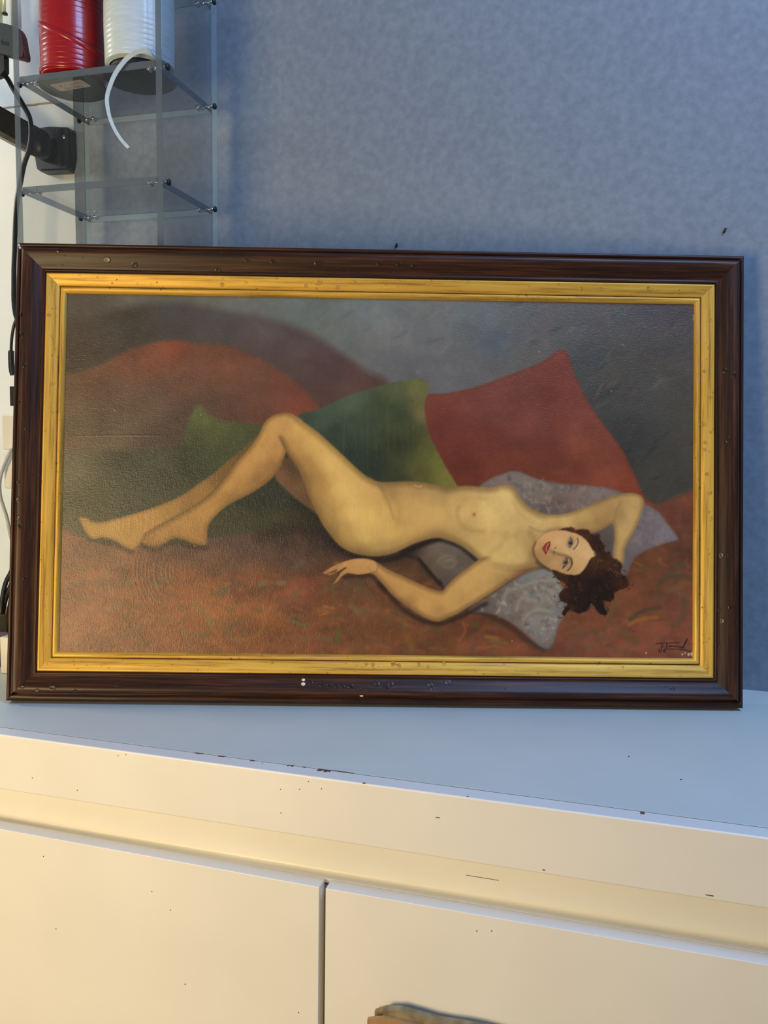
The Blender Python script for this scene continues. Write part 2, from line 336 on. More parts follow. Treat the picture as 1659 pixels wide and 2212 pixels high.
def segdist(x, y, pts, closed):
    d = np.full(x.shape, 1e9, np.float32); ins = np.zeros(x.shape, bool); n = len(pts); tpos = np.zeros(x.shape, np.float32)
    for i in range(n if closed else n-1):
        ax, ay = pts[i]; bx, by = pts[(i+1) % n]; dx, dy = bx-ax, by-ay; L = dx*dx+dy*dy+1e-9
        t = np.clip(((x-ax)*dx+(y-ay)*dy)/L, 0, 1); q = (x-ax-t*dx)**2+(y-ay-t*dy)**2
        k = q < d; d = np.where(k, q, d)
        if not closed: tpos = np.where(k, (i+t)/(n-1), tpos)
        if closed and ay != by:
            c = (ay > y) != (by > y); ins ^= c & (x < (bx-ax)*(y-ay)/(by-ay)+ax)
    d = np.sqrt(d)
    return (np.where(ins, -d, d), None) if closed else (d, tpos)
def field(x, y, cps, p=1.6, e=14.):
    num = np.zeros(x.shape+(3,), np.float32); den_ = np.zeros(x.shape, np.float32)
    for cx_, cy_, c in cps:
        w = 1/((x-cx_)**2+(y-cy_)**2+e*e)**p; num += w[..., None]*np.array(c, np.float32); den_ += w
    return num/den_[..., None]
def sst(t): t = np.clip(t, 0, 1); return t*t*(3-2*t)
def paint(poly, cps, soft=3., edge=None, nb=0, nf=3, smooth=True, alpha=1., wob=0, e=14., fade=(), con=1.):
    pts = [tuple(map(float, p)) for p in (cr(poly, 4, True) if smooth else poly)]
    w = window(pts, soft*2+2)
    if w is None: return
    x, y = PX[w], PY[w]; d, _ = segdist(x, y, pts, True)
    if wob: d = d+wob*NF[w]*2+wob*NB[w]*2
    a = sst(.5-d/(2*soft))*alpha
    for fx_, fy_, fr_ in fade: a = a*sst((np.hypot(x-fx_, y-fy_)-fr_*.45)/(fr_*.75))
    if con != 1: cps = [(q[0], q[1], tuple(m_+(v-m_)*con for v, m_ in zip(q[2], (186, 149, 95)))) for q in cps]
    col = field(x, y, cps, e=e)
    if edge:
        ew, ec, es = edge; k = (1-sst(-d/ew))*es; col = col*(1-k[..., None])+np.array(ec, np.float32)*k[..., None]
    col = col*(1+2.2*nb*NB[w][..., None]+.014*nf*NF[w][..., None])+(nb*26*NB2[w])[..., None]*np.array((1., .15, -.5), np.float32)
    IMG[w] = IMG[w]*(1-a[..., None])+col*a[..., None]
def stroke(pts, wd, col, alpha=.8, soft=None, taper=False, smooth=True):
    pts = [tuple(map(float, p)) for p in (cr(pts, 5) if smooth and len(pts) > 2 else pts)]; soft = soft or max(.8, wd*.6)
    w = window(pts, wd+soft*2+1)
    if w is None: return
    d, t = segdist(PX[w], PY[w], pts, False); hw = wd/2*(np.sin(np.clip(t, .04, .96)*math.pi)**.7 if taper else 1)
    a = sst(.5-(d-hw)/(2*soft))*alpha
    IMG[w] = IMG[w]*(1-a[..., None])+np.array(col, np.float32)*a[..., None]
def blob(x, y, rx, ry, ang, col, alpha, soft=.5):
    w = window([(x-rx-ry, y-rx-ry), (x+rx+ry, y+rx+ry)], 4)
    if w is None: return
    c_, s_ = math.cos(ang), math.sin(ang); dx, dy = PX[w]-x, PY[w]-y; r = np.sqrt(((dx*c_+dy*s_)/rx)**2+((-dx*s_+dy*c_)/ry)**2)
    a = sst((1.0+soft-r)/(2*soft))*alpha; IMG[w] = IMG[w]*(1-a[..., None])+np.array(col, np.float32)*a[..., None]
# wall behind the sitter
IMG[:] = field(PX, PY, [(150,640,(88,80,80)),(180,690,(82,74,74)),(300,650,(94,92,92)),(420,645,(98,98,98)),(520,655,(98,102,108)),(650,670,(98,108,116)),(700,730,(100,106,112)),(800,660,(102,112,120)),(850,720,(112,112,120)),(950,680,(108,110,116)),(850,800,(98,98,108)),(950,800,(100,98,108)),(885,845,(84,86,98)),(1050,690,(96,100,106)),(1070,740,(84,94,106)),(1050,800,(98,92,98)),(1150,680,(88,88,90)),(1150,760,(92,86,86)),(1170,700,(102,90,90)),(1250,720,(84,80,80)),(1300,690,(86,76,72)),(1450,680,(80,66,64)),(1280,780,(68,68,68)),(1330,800,(80,70,60)),(1390,850,(74,68,66)),(1450,800,(80,70,64)),(1300,880,(66,64,62)),(1360,950,(60,57,56)),(1450,900,(74,68,62)),(1450,1000,(68,63,60)),(1480,950,(78,70,64)),(1420,1060,(66,62,56))], e=26)
for i in range(260):
    x, y = RNG.uniform(640, 1500), RNG.uniform(650, 1080); a = math.radians(RNG.normal(-38, 14)); l = RNG.uniform(8, 26); g = RNG.normal(0, 7)
    if y > 900 and x < 1230: continue
    c0 = field(np.array([[x]]), np.array([[y]]), [(700,700,(98,106,114)),(950,760,(104,104,112)),(1150,740,(92,88,90)),(1300,760,(80,74,70)),(1420,760,(80,70,64)),(1400,960,(64,60,57))])[0, 0]
    stroke([(x-l*math.cos(a), y-l*math.sin(a)), (x+l*math.cos(a), y+l*math.sin(a))], RNG.uniform(4, 10), c0+g*1.5+RNG.normal(0, 4, 3), .45, 4, True)
IMG *= (1+.20*NB[..., None]+.07*NF[..., None]); IMG += (4*NB2)[..., None]*np.array((1., 0, -1.), np.float32)
# dark far bolster, then the russet one
paint([(120,712),(190,690),(250,668),(310,657),(370,654),(430,660),(490,672),(560,684),(620,700),(680,726),(740,764),(790,800),(840,832),(800,900),(600,960),(120,960)],
      [(150,760,(74,63,61)),(240,700,(72,66,66)),(300,730,(68,62,60)),(370,680,(68,66,72)),(450,700,(74,69,76)),(560,705,(86,76,84)),(640,740,(84,70,76)),(700,790,(82,62,66)),(780,825,(88,60,60)),(600,790,(80,64,68)),(690,860,(84,58,58)),(180,800,(70,60,58))], soft=14, nb=.10, nf=5, e=20)
paint([(110,828),(160,806),(215,788),(270,760),(320,743),(375,735),(430,742),(500,748),(540,765),(600,797),(645,830),(672,862),(692,890),(660,930),(560,985),(400,1010),(110,1040)],
      [(375,748,(126,66,52)),(320,760,(116,68,56)),(270,780,(108,66,56)),(200,805,(98,68,58)),(160,830,(96,72,62)),(250,850,(92,72,64)),(170,900,(94,77,68)),(240,930,(90,74,66)),(330,880,(88,68,62)),(400,830,(98,66,58)),(440,780,(112,68,58)),(500,790,(112,68,58)),(560,830,(104,66,56)),(600,840,(112,64,54)),(650,880,(120,60,50)),(560,890,(98,58,50)),(500,900,(88,58,54)),(440,870,(84,62,56)),(390,920,(72,58,56)),(350,960,(66,56,54))], soft=7, nb=.14, nf=6, e=18)
# green cloth under the legs and the left green cushion
paint([(110,990),(200,975),(300,972),(380,968),(410,950),(470,960),(560,950),(700,1000),(740,1100),(720,1170),(560,1160),(450,1172),(300,1185),(110,1165)],
      [(160,1010,(84,80,70)),(200,1080,(66,66,56)),(160,1130,(70,68,58)),(300,1010,(58,60,52)),(350,1050,(54,60,52)),(420,1040,(56,64,50)),(480,1000,(58,68,48)),(300,1090,(56,58,50)),(560,1080,(40,46,42)),(520,1120,(50,54,42)),(600,1130,(54,56,40)),(650,1120,(48,48,36)),(640,1060,(38,48,46)),(470,1130,(52,52,40))], soft=12, nb=.14, nf=8)
paint([(424,874),(436,880),(450,896),(474,906),(510,914),(560,918),(580,930),(560,960),(500,1012),(440,1040),(385,1020),(392,960),(408,910)],
      [(428,885,(84,92,62)),(445,905,(84,92,58)),(470,930,(76,84,54)),(420,940,(66,74,52)),(520,940,(70,78,52)),(420,990,(52,62,48)),(480,980,(60,70,48)),(540,940,(66,74,48)),(400,1010,(46,56,46))], soft=5, nb=.12, nf=8)
# red cushion, then the big green cushion over its corner
paint([(918,857),(965,850),(1040,832),(1110,806),(1170,782),(1200,760),(1212,755),(1226,764),(1238,795),(1258,845),(1290,898),(1340,965),(1366,1015),(1395,1075),(1425,1100),(1430,1150),(1300,1150),(1000,1080),(940,1000),(918,930)],
      [(930,870,(122,56,42)),(1000,855,(122,60,46)),(960,930,(112,48,36)),(1000,1010,(108,44,30)),(1060,870,(124,62,50)),(1050,960,(112,50,36)),(1100,1010,(116,52,36)),(1130,830,(122,58,46)),(1150,900,(124,62,50)),(1180,860,(118,52,38)),(1210,775,(126,54,40)),(1240,850,(130,58,44)),(1250,920,(136,66,48)),(1180,980,(116,52,34)),(1280,960,(136,64,44)),(1300,1020,(134,62,42)),(1360,1040,(142,62,38)),(1250,1030,(126,56,38)),(1380,1080,(142,56,34))], soft=3.2, edge=(10, (104,50,38), .35), nb=.12, nf=5)
paint([(640,906),(690,884),(750,856),(800,839),(850,826),(890,820),(915,821),(926,830),(925,845),(918,875),(920,910),(928,940),(945,975),(965,1012),(985,1045),(992,1075),(900,1080),(800,1060),(700,990)],
      [(665,905,(54,70,64)),(700,895,(64,82,74)),(760,868,(72,88,74)),(720,940,(46,62,54)),(780,920,(56,72,60)),(760,990,(40,54,48)),(810,1010,(40,50,44)),(850,842,(80,88,58)),(835,890,(66,78,54)),(870,905,(56,64,42)),(905,838,(102,102,58)),(912,890,(110,100,58)),(890,940,(66,70,40)),(860,960,(50,56,36)),(925,965,(92,88,42)),(950,1000,(110,108,44)),(970,1040,(120,114,48)),(900,1020,(84,84,40)),(860,1025,(56,62,42))], soft=3, nb=.10, nf=8)
for i in range(16):
    x = RNG.uniform(720, 900); stroke([(x, RNG.uniform(850, 930)), (x+RNG.normal(0, 4), RNG.uniform(960, 1040))], 2.5, (84,92,74) if i % 2 else (44,54,44), .25, 3, True)
# couch
paint([(100,1152),(170,1160),(220,1172),(300,1180),(450,1166),(540,1150),(640,1138),(720,1150),(900,1150),(1100,1150),(1330,1120),(1420,1090),(1560,1078),(1560,1450),(100,1450)],
      [(170,1165,(112,74,62)),(230,1195,(112,76,62)),(330,1195,(98,64,54)),(400,1180,(82,56,54)),(500,1165,(70,50,50)),(600,1150,(56,42,44)),(700,1165,(50,38,38)),(560,1190,(84,60,58)),(480,1200,(92,62,54)),(200,1260,(120,76,56)),(160,1330,(122,76,56)),(200,1390,(118,72,52)),(300,1300,(124,74,50)),(400,1260,(122,68,44)),(450,1310,(136,78,44)),(400,1380,(122,70,44)),(560,1250,(118,70,48)),(560,1330,(132,74,42)),(640,1220,(84,58,54)),(650,1270,(124,62,44)),(700,1320,(122,70,42)),(640,1390,(116,66,42)),(760,1260,(94,60,44)),(800,1300,(112,66,42)),(820,1370,(112,64,36)),(900,1240,(92,60,42)),(880,1290,(104,60,40)),(950,1370,(112,64,36)),(1050,1370,(110,58,38)),(1250,1390,(116,62,46)),(1260,1340,(130,70,46)),(1350,1280,(122,66,42)),(1400,1220,(122,68,42)),(1450,1120,(116,60,42)),(1480,1180,(104,60,42)),(1450,1250,(118,66,44)),(1400,1340,(128,66,46)),(1470,1380,(120,62,48))], soft=9, nb=.22, nf=10, e=20)
for i in range(640):   # brocade: small comma strokes of orange, ochre and grey-green
    x, y = RNG.uniform(130, 1500), RNG.uniform(1215, 1410)
    if x > 1180 and y < 1330 and x < 1350: continue
    c0 = [(140,76,42), (124,62,40), (104,84,54), (92,86,62), (150,88,44), (84,74,58), (112,60,42)][RNG.integers(0, 7)]
    a = RNG.normal(0, .7)+(math.pi if i % 2 else 0); l = RNG.uniform(6, 22); b_ = a+RNG.uniform(-1.4, 1.4)
    stroke([(x-l*math.cos(a), y-l*math.sin(a)*.6), (x, y), (x+l*math.cos(b_), y+l*math.sin(b_)*.6)], RNG.uniform(3, 12), c0, RNG.uniform(.2, .55), RNG.uniform(2.5, 6), True)
GS = (92, 96, 72)
for p, w_, c0, al in (([(150,1292),(165,1296)],6,GS,.4),([(180,1290),(195,1297)],7,GS,.4),([(275,1258),(283,1262)],8,(98,100,80),.5),([(335,1262),(345,1268)],8,(98,104,76),.6),([(245,1315),(258,1305)],9,(96,100,72),.5),([(420,1305),(445,1330),(455,1350)],12,(112,98,62),.6),([(425,1375),(445,1370)],12,(98,82,54),.6),([(560,1265),(570,1260)],8,(92,104,80),.7),([(605,1262),(612,1260)],8,(92,104,80),.7),
    ([(500,1380),(540,1380),(565,1360),(572,1330),(562,1305)],8,(128,92,48),.5),([(520,1365),(550,1365)],6,(88,72,48),.5),([(636,1230),(655,1215)],11,(84,76,60),.7),([(635,1280),(640,1292)],10,(92,92,66),.6),([(625,1338),(650,1350),(662,1350)],6,(84,94,62),.7),([(728,1360),(730,1385)],12,(84,84,40),.7),([(760,1310),(772,1322)],14,(112,98,62),.6),([(700,1310),(720,1315)],5,(160,100,42),.6),([(690,1330),(705,1325)],4,(168,98,44),.5),
    ([(850,1320),(865,1330),(872,1352)],7,(88,82,54),.6),([(935,1355),(950,1370)],9,(78,72,46),.6),([(1018,1345),(1032,1355)],8,(74,76,44),.6),([(880,1380),(890,1400)],16,(130,86,36),.6),([(1000,1345),(1005,1365),(990,1385)],4,(150,72,44),.7),([(840,1362),(870,1370),(900,1366)],4,(112,72,32),.5),([(780,1270),(800,1290)],14,(92,74,50),.5),([(640,1250),(660,1262)],14,(120,64,48),.5),([(1060,1385),(1095,1390)],9,(110,96,44),.6),([(1050,1375),(1075,1380)],8,(168,108,40),.5),
    ([(1362,1338),(1385,1322),(1425,1312)],9,(74,66,36),.75),([(1425,1312),(1400,1335),(1440,1340)],6,(110,62,40),.5),([(1358,1350),(1385,1338),(1420,1334)],7,(158,92,36),.7),([(1345,1360),(1352,1375),(1375,1385)],16,(104,74,44),.6),([(1420,1268),(1435,1250),(1470,1245),(1500,1250)],9,(82,70,40),.65),([(1440,1275),(1465,1270),(1480,1260)],12,(124,84,44),.5),([(1478,1300),(1475,1335),(1455,1352)],14,(92,68,46),.6),([(1330,1300),(1320,1330),(1325,1355)],14,(108,80,50),.5),([(1455,1195),(1490,1200)],7,(104,74,40),.4),([(1225,1345),(1260,1365),(1230,1390)],14,(118,72,52),.5)):
    stroke(p, w_, c0, al, w_*.45)
for i in range(130):   # dry strokes around the sitter
    x, y = RNG.uniform(450, 700), RNG.uniform(1150, 1215); l = RNG.uniform(6, 18); stroke([(x, y), (x+RNG.normal(0, 3), y+l)], RNG.uniform(2, 6), [(92,72,72),(72,54,54),(112,72,58)][i % 3], .22, 3, True)
# cushions in mottled lilac
def mottle(box_, cols, n, a=.4, sz=(5, 14), clip=None):
    for i in range(n):
        x, y = RNG.uniform(box_[0], box_[2]), RNG.uniform(box_[1], box_[3])
        if clip is not None and segdist(np.array([x]), np.array([y]), clip, True)[0][0] > -4: continue
        an = RNG.uniform(0, 6.28); l = RNG.uniform(*sz); b_ = an+RNG.uniform(.5, 1.6)
        stroke([(x-l*math.cos(an), y-l*math.sin(an)), (x, y), (x+l*math.cos(b_), y+l*math.sin(b_))], RNG.uniform(3, 7), cols[RNG.integers(0, len(cols))], RNG.uniform(.4, 1)*min(.8, a*1.6), 3.4, True)
PB = [(1036,1056),(1060,1034),(1085,1024),(1105,1018),(1125,1020),(1160,1034),(1210,1044),(1260,1048),(1300,1052),(1340,1062),(1380,1080),(1420,1104),(1448,1138),(1465,1162),(1460,1168),(1425,1178),(1395,1190),(1372,1205),(1362,1225),(1350,1245),(1300,1260),(1150,1180),(1080,1100)]
paint(PB, [(1060,1045,(116,98,98)),(1100,1025,(122,106,110)),(1130,1045,(120,106,108)),(1170,1065,(124,110,106)),(1200,1090,(110,92,90)),(1180,1100,(98,84,86)),(1250,1065,(124,102,98)),(1300,1068,(126,104,106)),(1230,1090,(118,94,94)),(1290,1160,(92,80,76)),(1310,1190,(86,72,72)),(1400,1120,(116,104,112)),(1440,1160,(124,112,124)),(1390,1170,(112,98,106)),(1370,1180,(118,104,110)),(1355,1210,(108,96,102))], soft=3, edge=(8, (96,78,78), .35), nb=.10, nf=6)
mottle((1060,1025,1330,1105), [(150,132,126),(140,104,100),(96,90,98),(122,122,116),(92,76,76)], 170, .5, (4, 10), PB)
mottle((1370,1100,1460,1180), [(126,118,130),(140,112,108),(100,98,112)], 80, .45, (3, 8), PB)
PL = [(868,1192),(905,1176),(955,1158),(1000,1174),(1040,1200),(1040,1235),(1000,1262),(965,1275),(950,1266),(930,1240),(912,1216),(890,1200)]
stroke([(872,1196),(905,1207),(925,1232),(945,1252),(962,1270)], 12, (40,28,26), .85, 6)
paint(PL, [(900,1190,(84,66,58)),(940,1185,(104,90,84)),(980,1190,(102,92,88)),(960,1210,(110,96,88)),(1000,1215,(98,84,80)),(960,1245,(88,72,70)),(930,1215,(96,76,66))], soft=4, edge=(9, (58,44,42), .5), nb=.08, nf=6)
stroke([(945,1215),(955,1203),(975,1202),(985,1212),(978,1224),(960,1226)], 5, (124,112,104), .45, 3); stroke([(966,1212),(974,1208),(980,1214)], 3, (140,128,120), .5, 2)
stroke([(950,1255),(957,1268)], 7, (44,30,28), .6, 3)
stroke([(1010,1312),(1060,1332),(1100,1352),(1140,1384),(1172,1402)], 13, (62,38,34), .75, 7)
PR = [(1010,1320),(1050,1292),(1100,1258),(1150,1232),(1190,1230),(1212,1262),(1224,1300),(1222,1325),(1208,1350),(1198,1385),(1186,1402),(1165,1396),(1135,1370),(1100,1344),(1060,1326)]
paint(PR, [(1050,1310,(96,84,86)),(1100,1275,(112,104,108)),(1140,1245,(118,116,120)),(1180,1245,(124,122,126)),(1200,1270,(126,128,132)),(1215,1310,(116,118,122)),(1180,1300,(132,124,122)),(1130,1300,(120,110,108)),(1110,1330,(106,94,94)),(1160,1340,(128,122,124)),(1190,1360,(122,114,120)),(1175,1390,(112,104,112)),(1090,1305,(112,104,106))], soft=3, edge=(8, (86,74,76), .45), nb=.08, nf=6)
mottle((1040,1240,1215,1390), [(150,142,138),(130,98,84),(108,118,126),(158,148,146),(100,80,76)], 200, .5, (3, 9), PR)
for p in ([(1080,1310),(1090,1285),(1120,1280),(1135,1295)], [(1110,1325),(1120,1300),(1150,1305)], [(1120,1275),(1160,1262),(1200,1262)], [(1125,1345),(1150,1325),(1185,1328)], [(1165,1275),(1190,1290),(1185,1310)]):
    stroke(p, 8, (126,104,94), .55, 4); stroke([(a+6, b-7) for a, b in p], 7, (146,140,138), .5, 4)
# shadow around the sitter
_g = IMG.mean(-1, keepdims=True); IMG[:] = IMG+(_g-IMG)*.13     # muted ground tones
for p, w_, al in (([(655,1090),(690,1130),(715,1165),(745,1192),(790,1207),(850,1205),(890,1190)], 26, .55), ([(700,1140),(735,1185),(790,1208),(850,1206),(900,1182),(950,1163)], 10, .8), ([(820,1262),(850,1296),(890,1330),(945,1348),(1000,1330),(1050,1304)], 9, .55), ([(745,1246),(780,1244),(805,1246),(830,1272)], 10, .5), ([(560,1160),(620,1140),(680,1150)], 24, .35), ([(310,1182),(340,1188),(375,1174),(415,1182),(446,1184)], 9, .45), ([(190,1166),(240,1176),(285,1194)], 8, .4)):
    stroke(p, w_, (34,25,26), min(.92, al*1.25), w_*.6)
stroke([(868,1192),(900,1180),(940,1166),(985,1178),(1012,1196),(1032,1214)], 7, (32,24,24), .8, 5)
stroke([(905,1208),(925,1232),(950,1262)], 6, (30,20,18), .8, 4)
# the sitter: far leg, far thigh
SH = (112, 84, 52)
paint([(560,940),(530,966),(494,994),(464,1020),(430,1044),(391,1071),(343,1092),(301,1106),(256,1119),(219,1128),(200,1126),(186,1119),(174,1117),(172,1124),(179,1140),(188,1156),(201,1165),(222,1162),(247,1168),(268,1181),(286,1187),(301,1177),(320,1155),(361,1128),(421,1096),(467,1060),(520,1000)],
      [(180,1122,(152,120,74)),(200,1145,(156,124,78)),(250,1140,(162,128,80)),(280,1170,(156,120,74)),(320,1125,(160,124,76)),(380,1095,(150,114,68)),(430,1065,(136,102,62)),(400,1100,(126,94,58)),(480,1020,(110,82,52)),(530,975,(98,74,48))], soft=2.6, edge=(9, (104,80,52), .5), nf=4)
paint([(594,1028),(612,990),(640,1000),(665,1050),(690,1110),(670,1100),(646,1083),(619,1060)], [(605,1030,(112,80,58)),(640,1060,(104,76,56)),(660,1080,(92,68,52)),(630,1010,(78,58,46))], soft=4, nf=4)
stroke([(497,1022),(458,1066),(421,1095),(382,1117),(343,1137),(312,1154)], 4, (84,66,46), .6, 4)
# near shin and foot
paint([(606,893),(585,900),(570,915),(560,936),(542,964),(515,994),(495,1022),(458,1066),(421,1094),(382,1116),(343,1137),(316,1151),(306,1163),(305,1172),(319,1179),(337,1180),(355,1174),(376,1163),(397,1166),(415,1173),(436,1178),(446,1174),(448,1156),(449,1138),(466,1114),(497,1089),(542,1066),(580,1040),(602,1014),(613,990),(622,972),(650,950),(656,914),(636,897),(620,892)],
      [(590,915,(186,146,94)),(580,940,(182,142,90)),(600,970,(178,136,86)),(560,980,(182,142,88)),(590,1010,(152,114,74)),(530,1010,(180,140,86)),(560,1040,(148,112,72)),(490,1050,(176,136,84)),(500,1075,(148,114,70)),(440,1100,(170,130,80)),(400,1130,(164,126,76)),(430,1150,(160,120,74)),(440,1168,(150,112,70)),(350,1150,(160,122,74)),(330,1170,(150,112,70)),(315,1165,(146,110,70)),(380,1155,(156,118,72))], soft=2.4, edge=(13, (104,78,48), .6), nf=5, con=1.25)
blob(425, 1150, 9, 7, .4, (140, 104, 64), .4, .8)
# torso, hip and near thigh
paint([(600,896),(619,893),(637,899),(655,911),(686,933),(716,960),(749,991),(779,1019),(800,1034),(821,1041),(851,1041),(881,1040),(911,1042),(942,1048),(972,1053),(996,1050),(1017,1050),(1041,1052),(1060,1053),(1085,1048),(1101,1049),(1113,1057),(1124,1074),(1142,1094),(1166,1107),(1200,1120),(1240,1130),(1235,1180),(1190,1220),(1154,1226),(1110,1232),(1060,1225),(1032,1207),(1011,1189),(984,1173),(954,1163),(926,1165),(896,1174),(869,1187),(845,1197),(815,1202),(785,1200),(755,1192),(731,1177),(713,1156),(697,1134),(682,1104),(667,1071),(655,1038),(640,1006),(622,982),(608,957),(596,930)],
      [(615,905,(194,156,98)),(640,925,(196,158,98)),(625,960,(176,136,86)),(680,960,(196,160,98)),(650,1000,(166,128,80)),(720,1000,(200,164,102)),(680,1050,(178,140,86)),(665,1045,(138,106,68)),(740,1060,(204,168,106)),(770,1040,(198,162,102)),(700,1110,(182,146,90)),(692,1112,(138,108,70)),(760,1110,(206,170,108)),(810,1070,(196,158,100)),(800,1120,(206,170,106)),(835,1110,(198,162,100)),(740,1150,(182,148,92)),(720,1152,(138,110,72)),(790,1165,(198,164,102)),(780,1192,(150,122,80)),(830,1185,(168,138,90)),(840,1150,(198,162,100)),
       (845,1060,(158,126,84)),(870,1060,(178,142,92)),(900,1055,(172,138,90)),(880,1090,(190,154,98)),(870,1120,(184,148,94)),(910,1100,(194,158,102)),(940,1070,(180,146,96)),(950,1110,(198,162,104)),(900,1150,(192,156,98)),(950,1150,(176,142,90)),(960,1058,(158,128,86)),(985,1085,(192,158,102)),(1000,1062,(186,152,100)),(1030,1072,(194,160,106)),(1000,1110,(202,168,110)),(1055,1110,(210,176,118)),(1045,1130,(204,170,112)),(1010,1140,(182,148,96)),(990,1160,(178,144,92)),(1030,1165,(190,156,102)),(1085,1060,(208,174,118)),(1070,1090,(202,168,112)),(1100,1090,(206,172,116)),(1110,1130,(194,160,106)),(1090,1170,(200,166,110)),(1060,1200,(202,168,110)),(1150,1120,(202,168,112)),(1140,1160,(182,148,98)),(1120,1200,(198,164,108)),(1160,1200,(150,120,80))], soft=2.6, edge=(19, (104,80,50), .62), nf=4, e=17, fade=((602,915,36),), con=1.35)
for p, w_, c0, al, sf in (([(668,1040),(690,1095),(715,1140),(750,1172),(800,1186)],12,(150,116,72),.45,16),([(700,985),(745,1045),(775,1100),(785,1140)],22,(218,184,118),.40,24),([(860,1110),(900,1120),(945,1128)],14,(206,172,110),.3,18),([(850,1175),(890,1160),(935,1150),(970,1158)],10,(150,118,74),.4,12),([(852,1066),(862,1095),(860,1130)],9,(160,126,80),.4,10),([(945,1062),(962,1085),(966,1115)],8,(170,136,88),.35,12),
    ([(1046,1090),(1062,1108),(1058,1130)],12,(222,190,130),.45,14),([(1083,1060),(1098,1075)],10,(222,188,130),.4,12),([(1070,1150),(1100,1160),(1125,1150)],9,(166,132,84),.35,12),([(606,945),(616,968),(628,990),(642,1012)],6,(104,78,52),.55,6),([(800,1034),(815,1048),(830,1068),(842,1094),(850,1120)],4,(148,116,76),.55,6),([(818,1046),(828,1058)],7,(112,96,66),.5,5),
    ([(990,1095),(988,1112),(996,1134),(1016,1146),(1044,1148)],7,(158,126,82),.5,8),([(992,1098),(1002,1082),(1022,1075),(1048,1078)],5,(176,142,92),.4,7),([(930,1150),(960,1152),(990,1166),(1020,1190)],9,(150,118,76),.35,8),([(1095,1150),(1080,1180),(1045,1205)],7,(168,134,86),.4,8),([(1110,1085),(1125,1110),(1150,1130)],8,(172,138,92),.35,8),
    ([(1145,1150),(1156,1170),(1154,1200),(1160,1216)],10,(142,112,74),.5,8),([(1040,1055),(1062,1060),(1075,1056)],4,(160,128,86),.5,5),([(640,905),(700,955),(760,1010)],5,(176,140,88),.3,5)):
    stroke(p, w_, c0, al, sf)
stroke([(897,1049),(904,1052),(911,1050)], 3, (204,172,122), .6, 2); stroke([(896,1053),(905,1056)], 3, (140,108,70), .45, 2.5)
blob(1024.5, 1112, 6, 6, 0, (186,132,88), .5, .8); blob(1024, 1112, 2.8, 2.8, 0, (152,74,50), .7, .7)
stroke([(1093,1049),(1103,1050)], 2.5, (186,112,74), .5, 2)
# raised arm
paint([(1130,1090),(1166,1107),(1191,1112),(1221,1110),(1251,1100),(1281,1088),(1311,1076),(1341,1067),(1365,1065),(1383,1070),(1391,1081),(1391,1096),(1383,1120),(1371,1147),(1357,1171),(1350,1189),(1348,1213),(1338,1226),(1327,1214),(1324,1192),(1327,1165),(1326,1141),(1321,1132),(1302,1144),(1281,1151),(1255,1150),(1210,1146),(1170,1150),(1140,1140)],
      [(1150,1110,(200,166,110)),(1180,1125,(202,168,110)),(1220,1125,(200,164,108)),(1200,1140,(190,154,100)),(1260,1115,(190,152,96)),(1260,1142,(170,134,84)),(1300,1095,(178,140,90)),(1300,1130,(166,128,80)),(1340,1080,(182,142,92)),(1370,1080,(192,154,100)),(1340,1110,(168,132,86)),(1365,1110,(196,158,104)),(1350,1150,(194,158,104)),(1335,1170,(186,150,96)),(1338,1200,(188,150,98)),(1336,1218,(180,142,92)),(1380,1100,(184,146,94))], soft=2.2, edge=(12, (116,90,58), .55), nf=4, fade=((1140,1112,46),(1150,1140,34)), con=1.3)
stroke([(1340,1085),(1331,1105),(1327,1128)], 4, (140,108,70), .45, 5)
stroke([(1144,1138),(1165,1148),(1190,1150)], 4, (146,116,78), .5, 4)
# resting arm and hand
paint([(1150,1180),(1120,1185),(1080,1195),(1040,1206),(1011,1226),(984,1247),(963,1268),(954,1277),(932,1272),(899,1258),(866,1243),(836,1229),(812,1214),(791,1207),(775,1216),(775,1236),(803,1239),(821,1256),(845,1283),(866,1301),(890,1318),(920,1336),(945,1343),(963,1337),(987,1327),(1017,1309),(1047,1291),(1080,1270),(1105,1252),(1135,1236),(1165,1224)],
      [(1130,1205,(192,158,104)),(1140,1225,(160,128,84)),(1090,1220,(198,162,106)),(1090,1255,(168,134,86)),(1040,1235,(194,156,100)),(1040,1275,(186,148,94)),(1000,1260,(192,154,98)),(1000,1300,(180,142,90)),(965,1295,(190,150,94)),(950,1325,(172,132,84)),(920,1300,(190,148,92)),(930,1283,(184,144,90)),(880,1275,(188,146,90)),(880,1300,(160,122,78)),(850,1250,(186,144,90)),(840,1265,(170,130,82)),(815,1228,(186,142,92)),(800,1222,(182,138,90)),(870,1252,(184,144,90))], soft=2.2, edge=(14, (106,78,50), .62), nf=4, fade=((1125,1180,62),(1085,1190,40)), con=1.3)
paint([(812,1214),(791,1207),(767,1207),(743,1213),(728,1219),(714,1226),(703,1233),(697,1238),(704,1241),(716,1236),(728,1230),(722,1236),(707,1241),(712,1243),(726,1238),(738,1231),(748,1227),(738,1235),(731,1244),(724,1254),(719,1261),(723,1261),(731,1255),(738,1246),(750,1239),(760,1240),(775,1242),(800,1238),(815,1232)],
      [(805,1222,(184,140,92)),(780,1215,(188,144,96)),(780,1232,(176,132,88)),(750,1222,(186,142,94)),(720,1230,(176,132,88)),(703,1238,(158,112,76)),(735,1245,(172,126,84)),(722,1259,(150,100,68)),(755,1235,(168,122,82))], soft=1.2, edge=(3.5, (120,84,56), .6), nf=3)
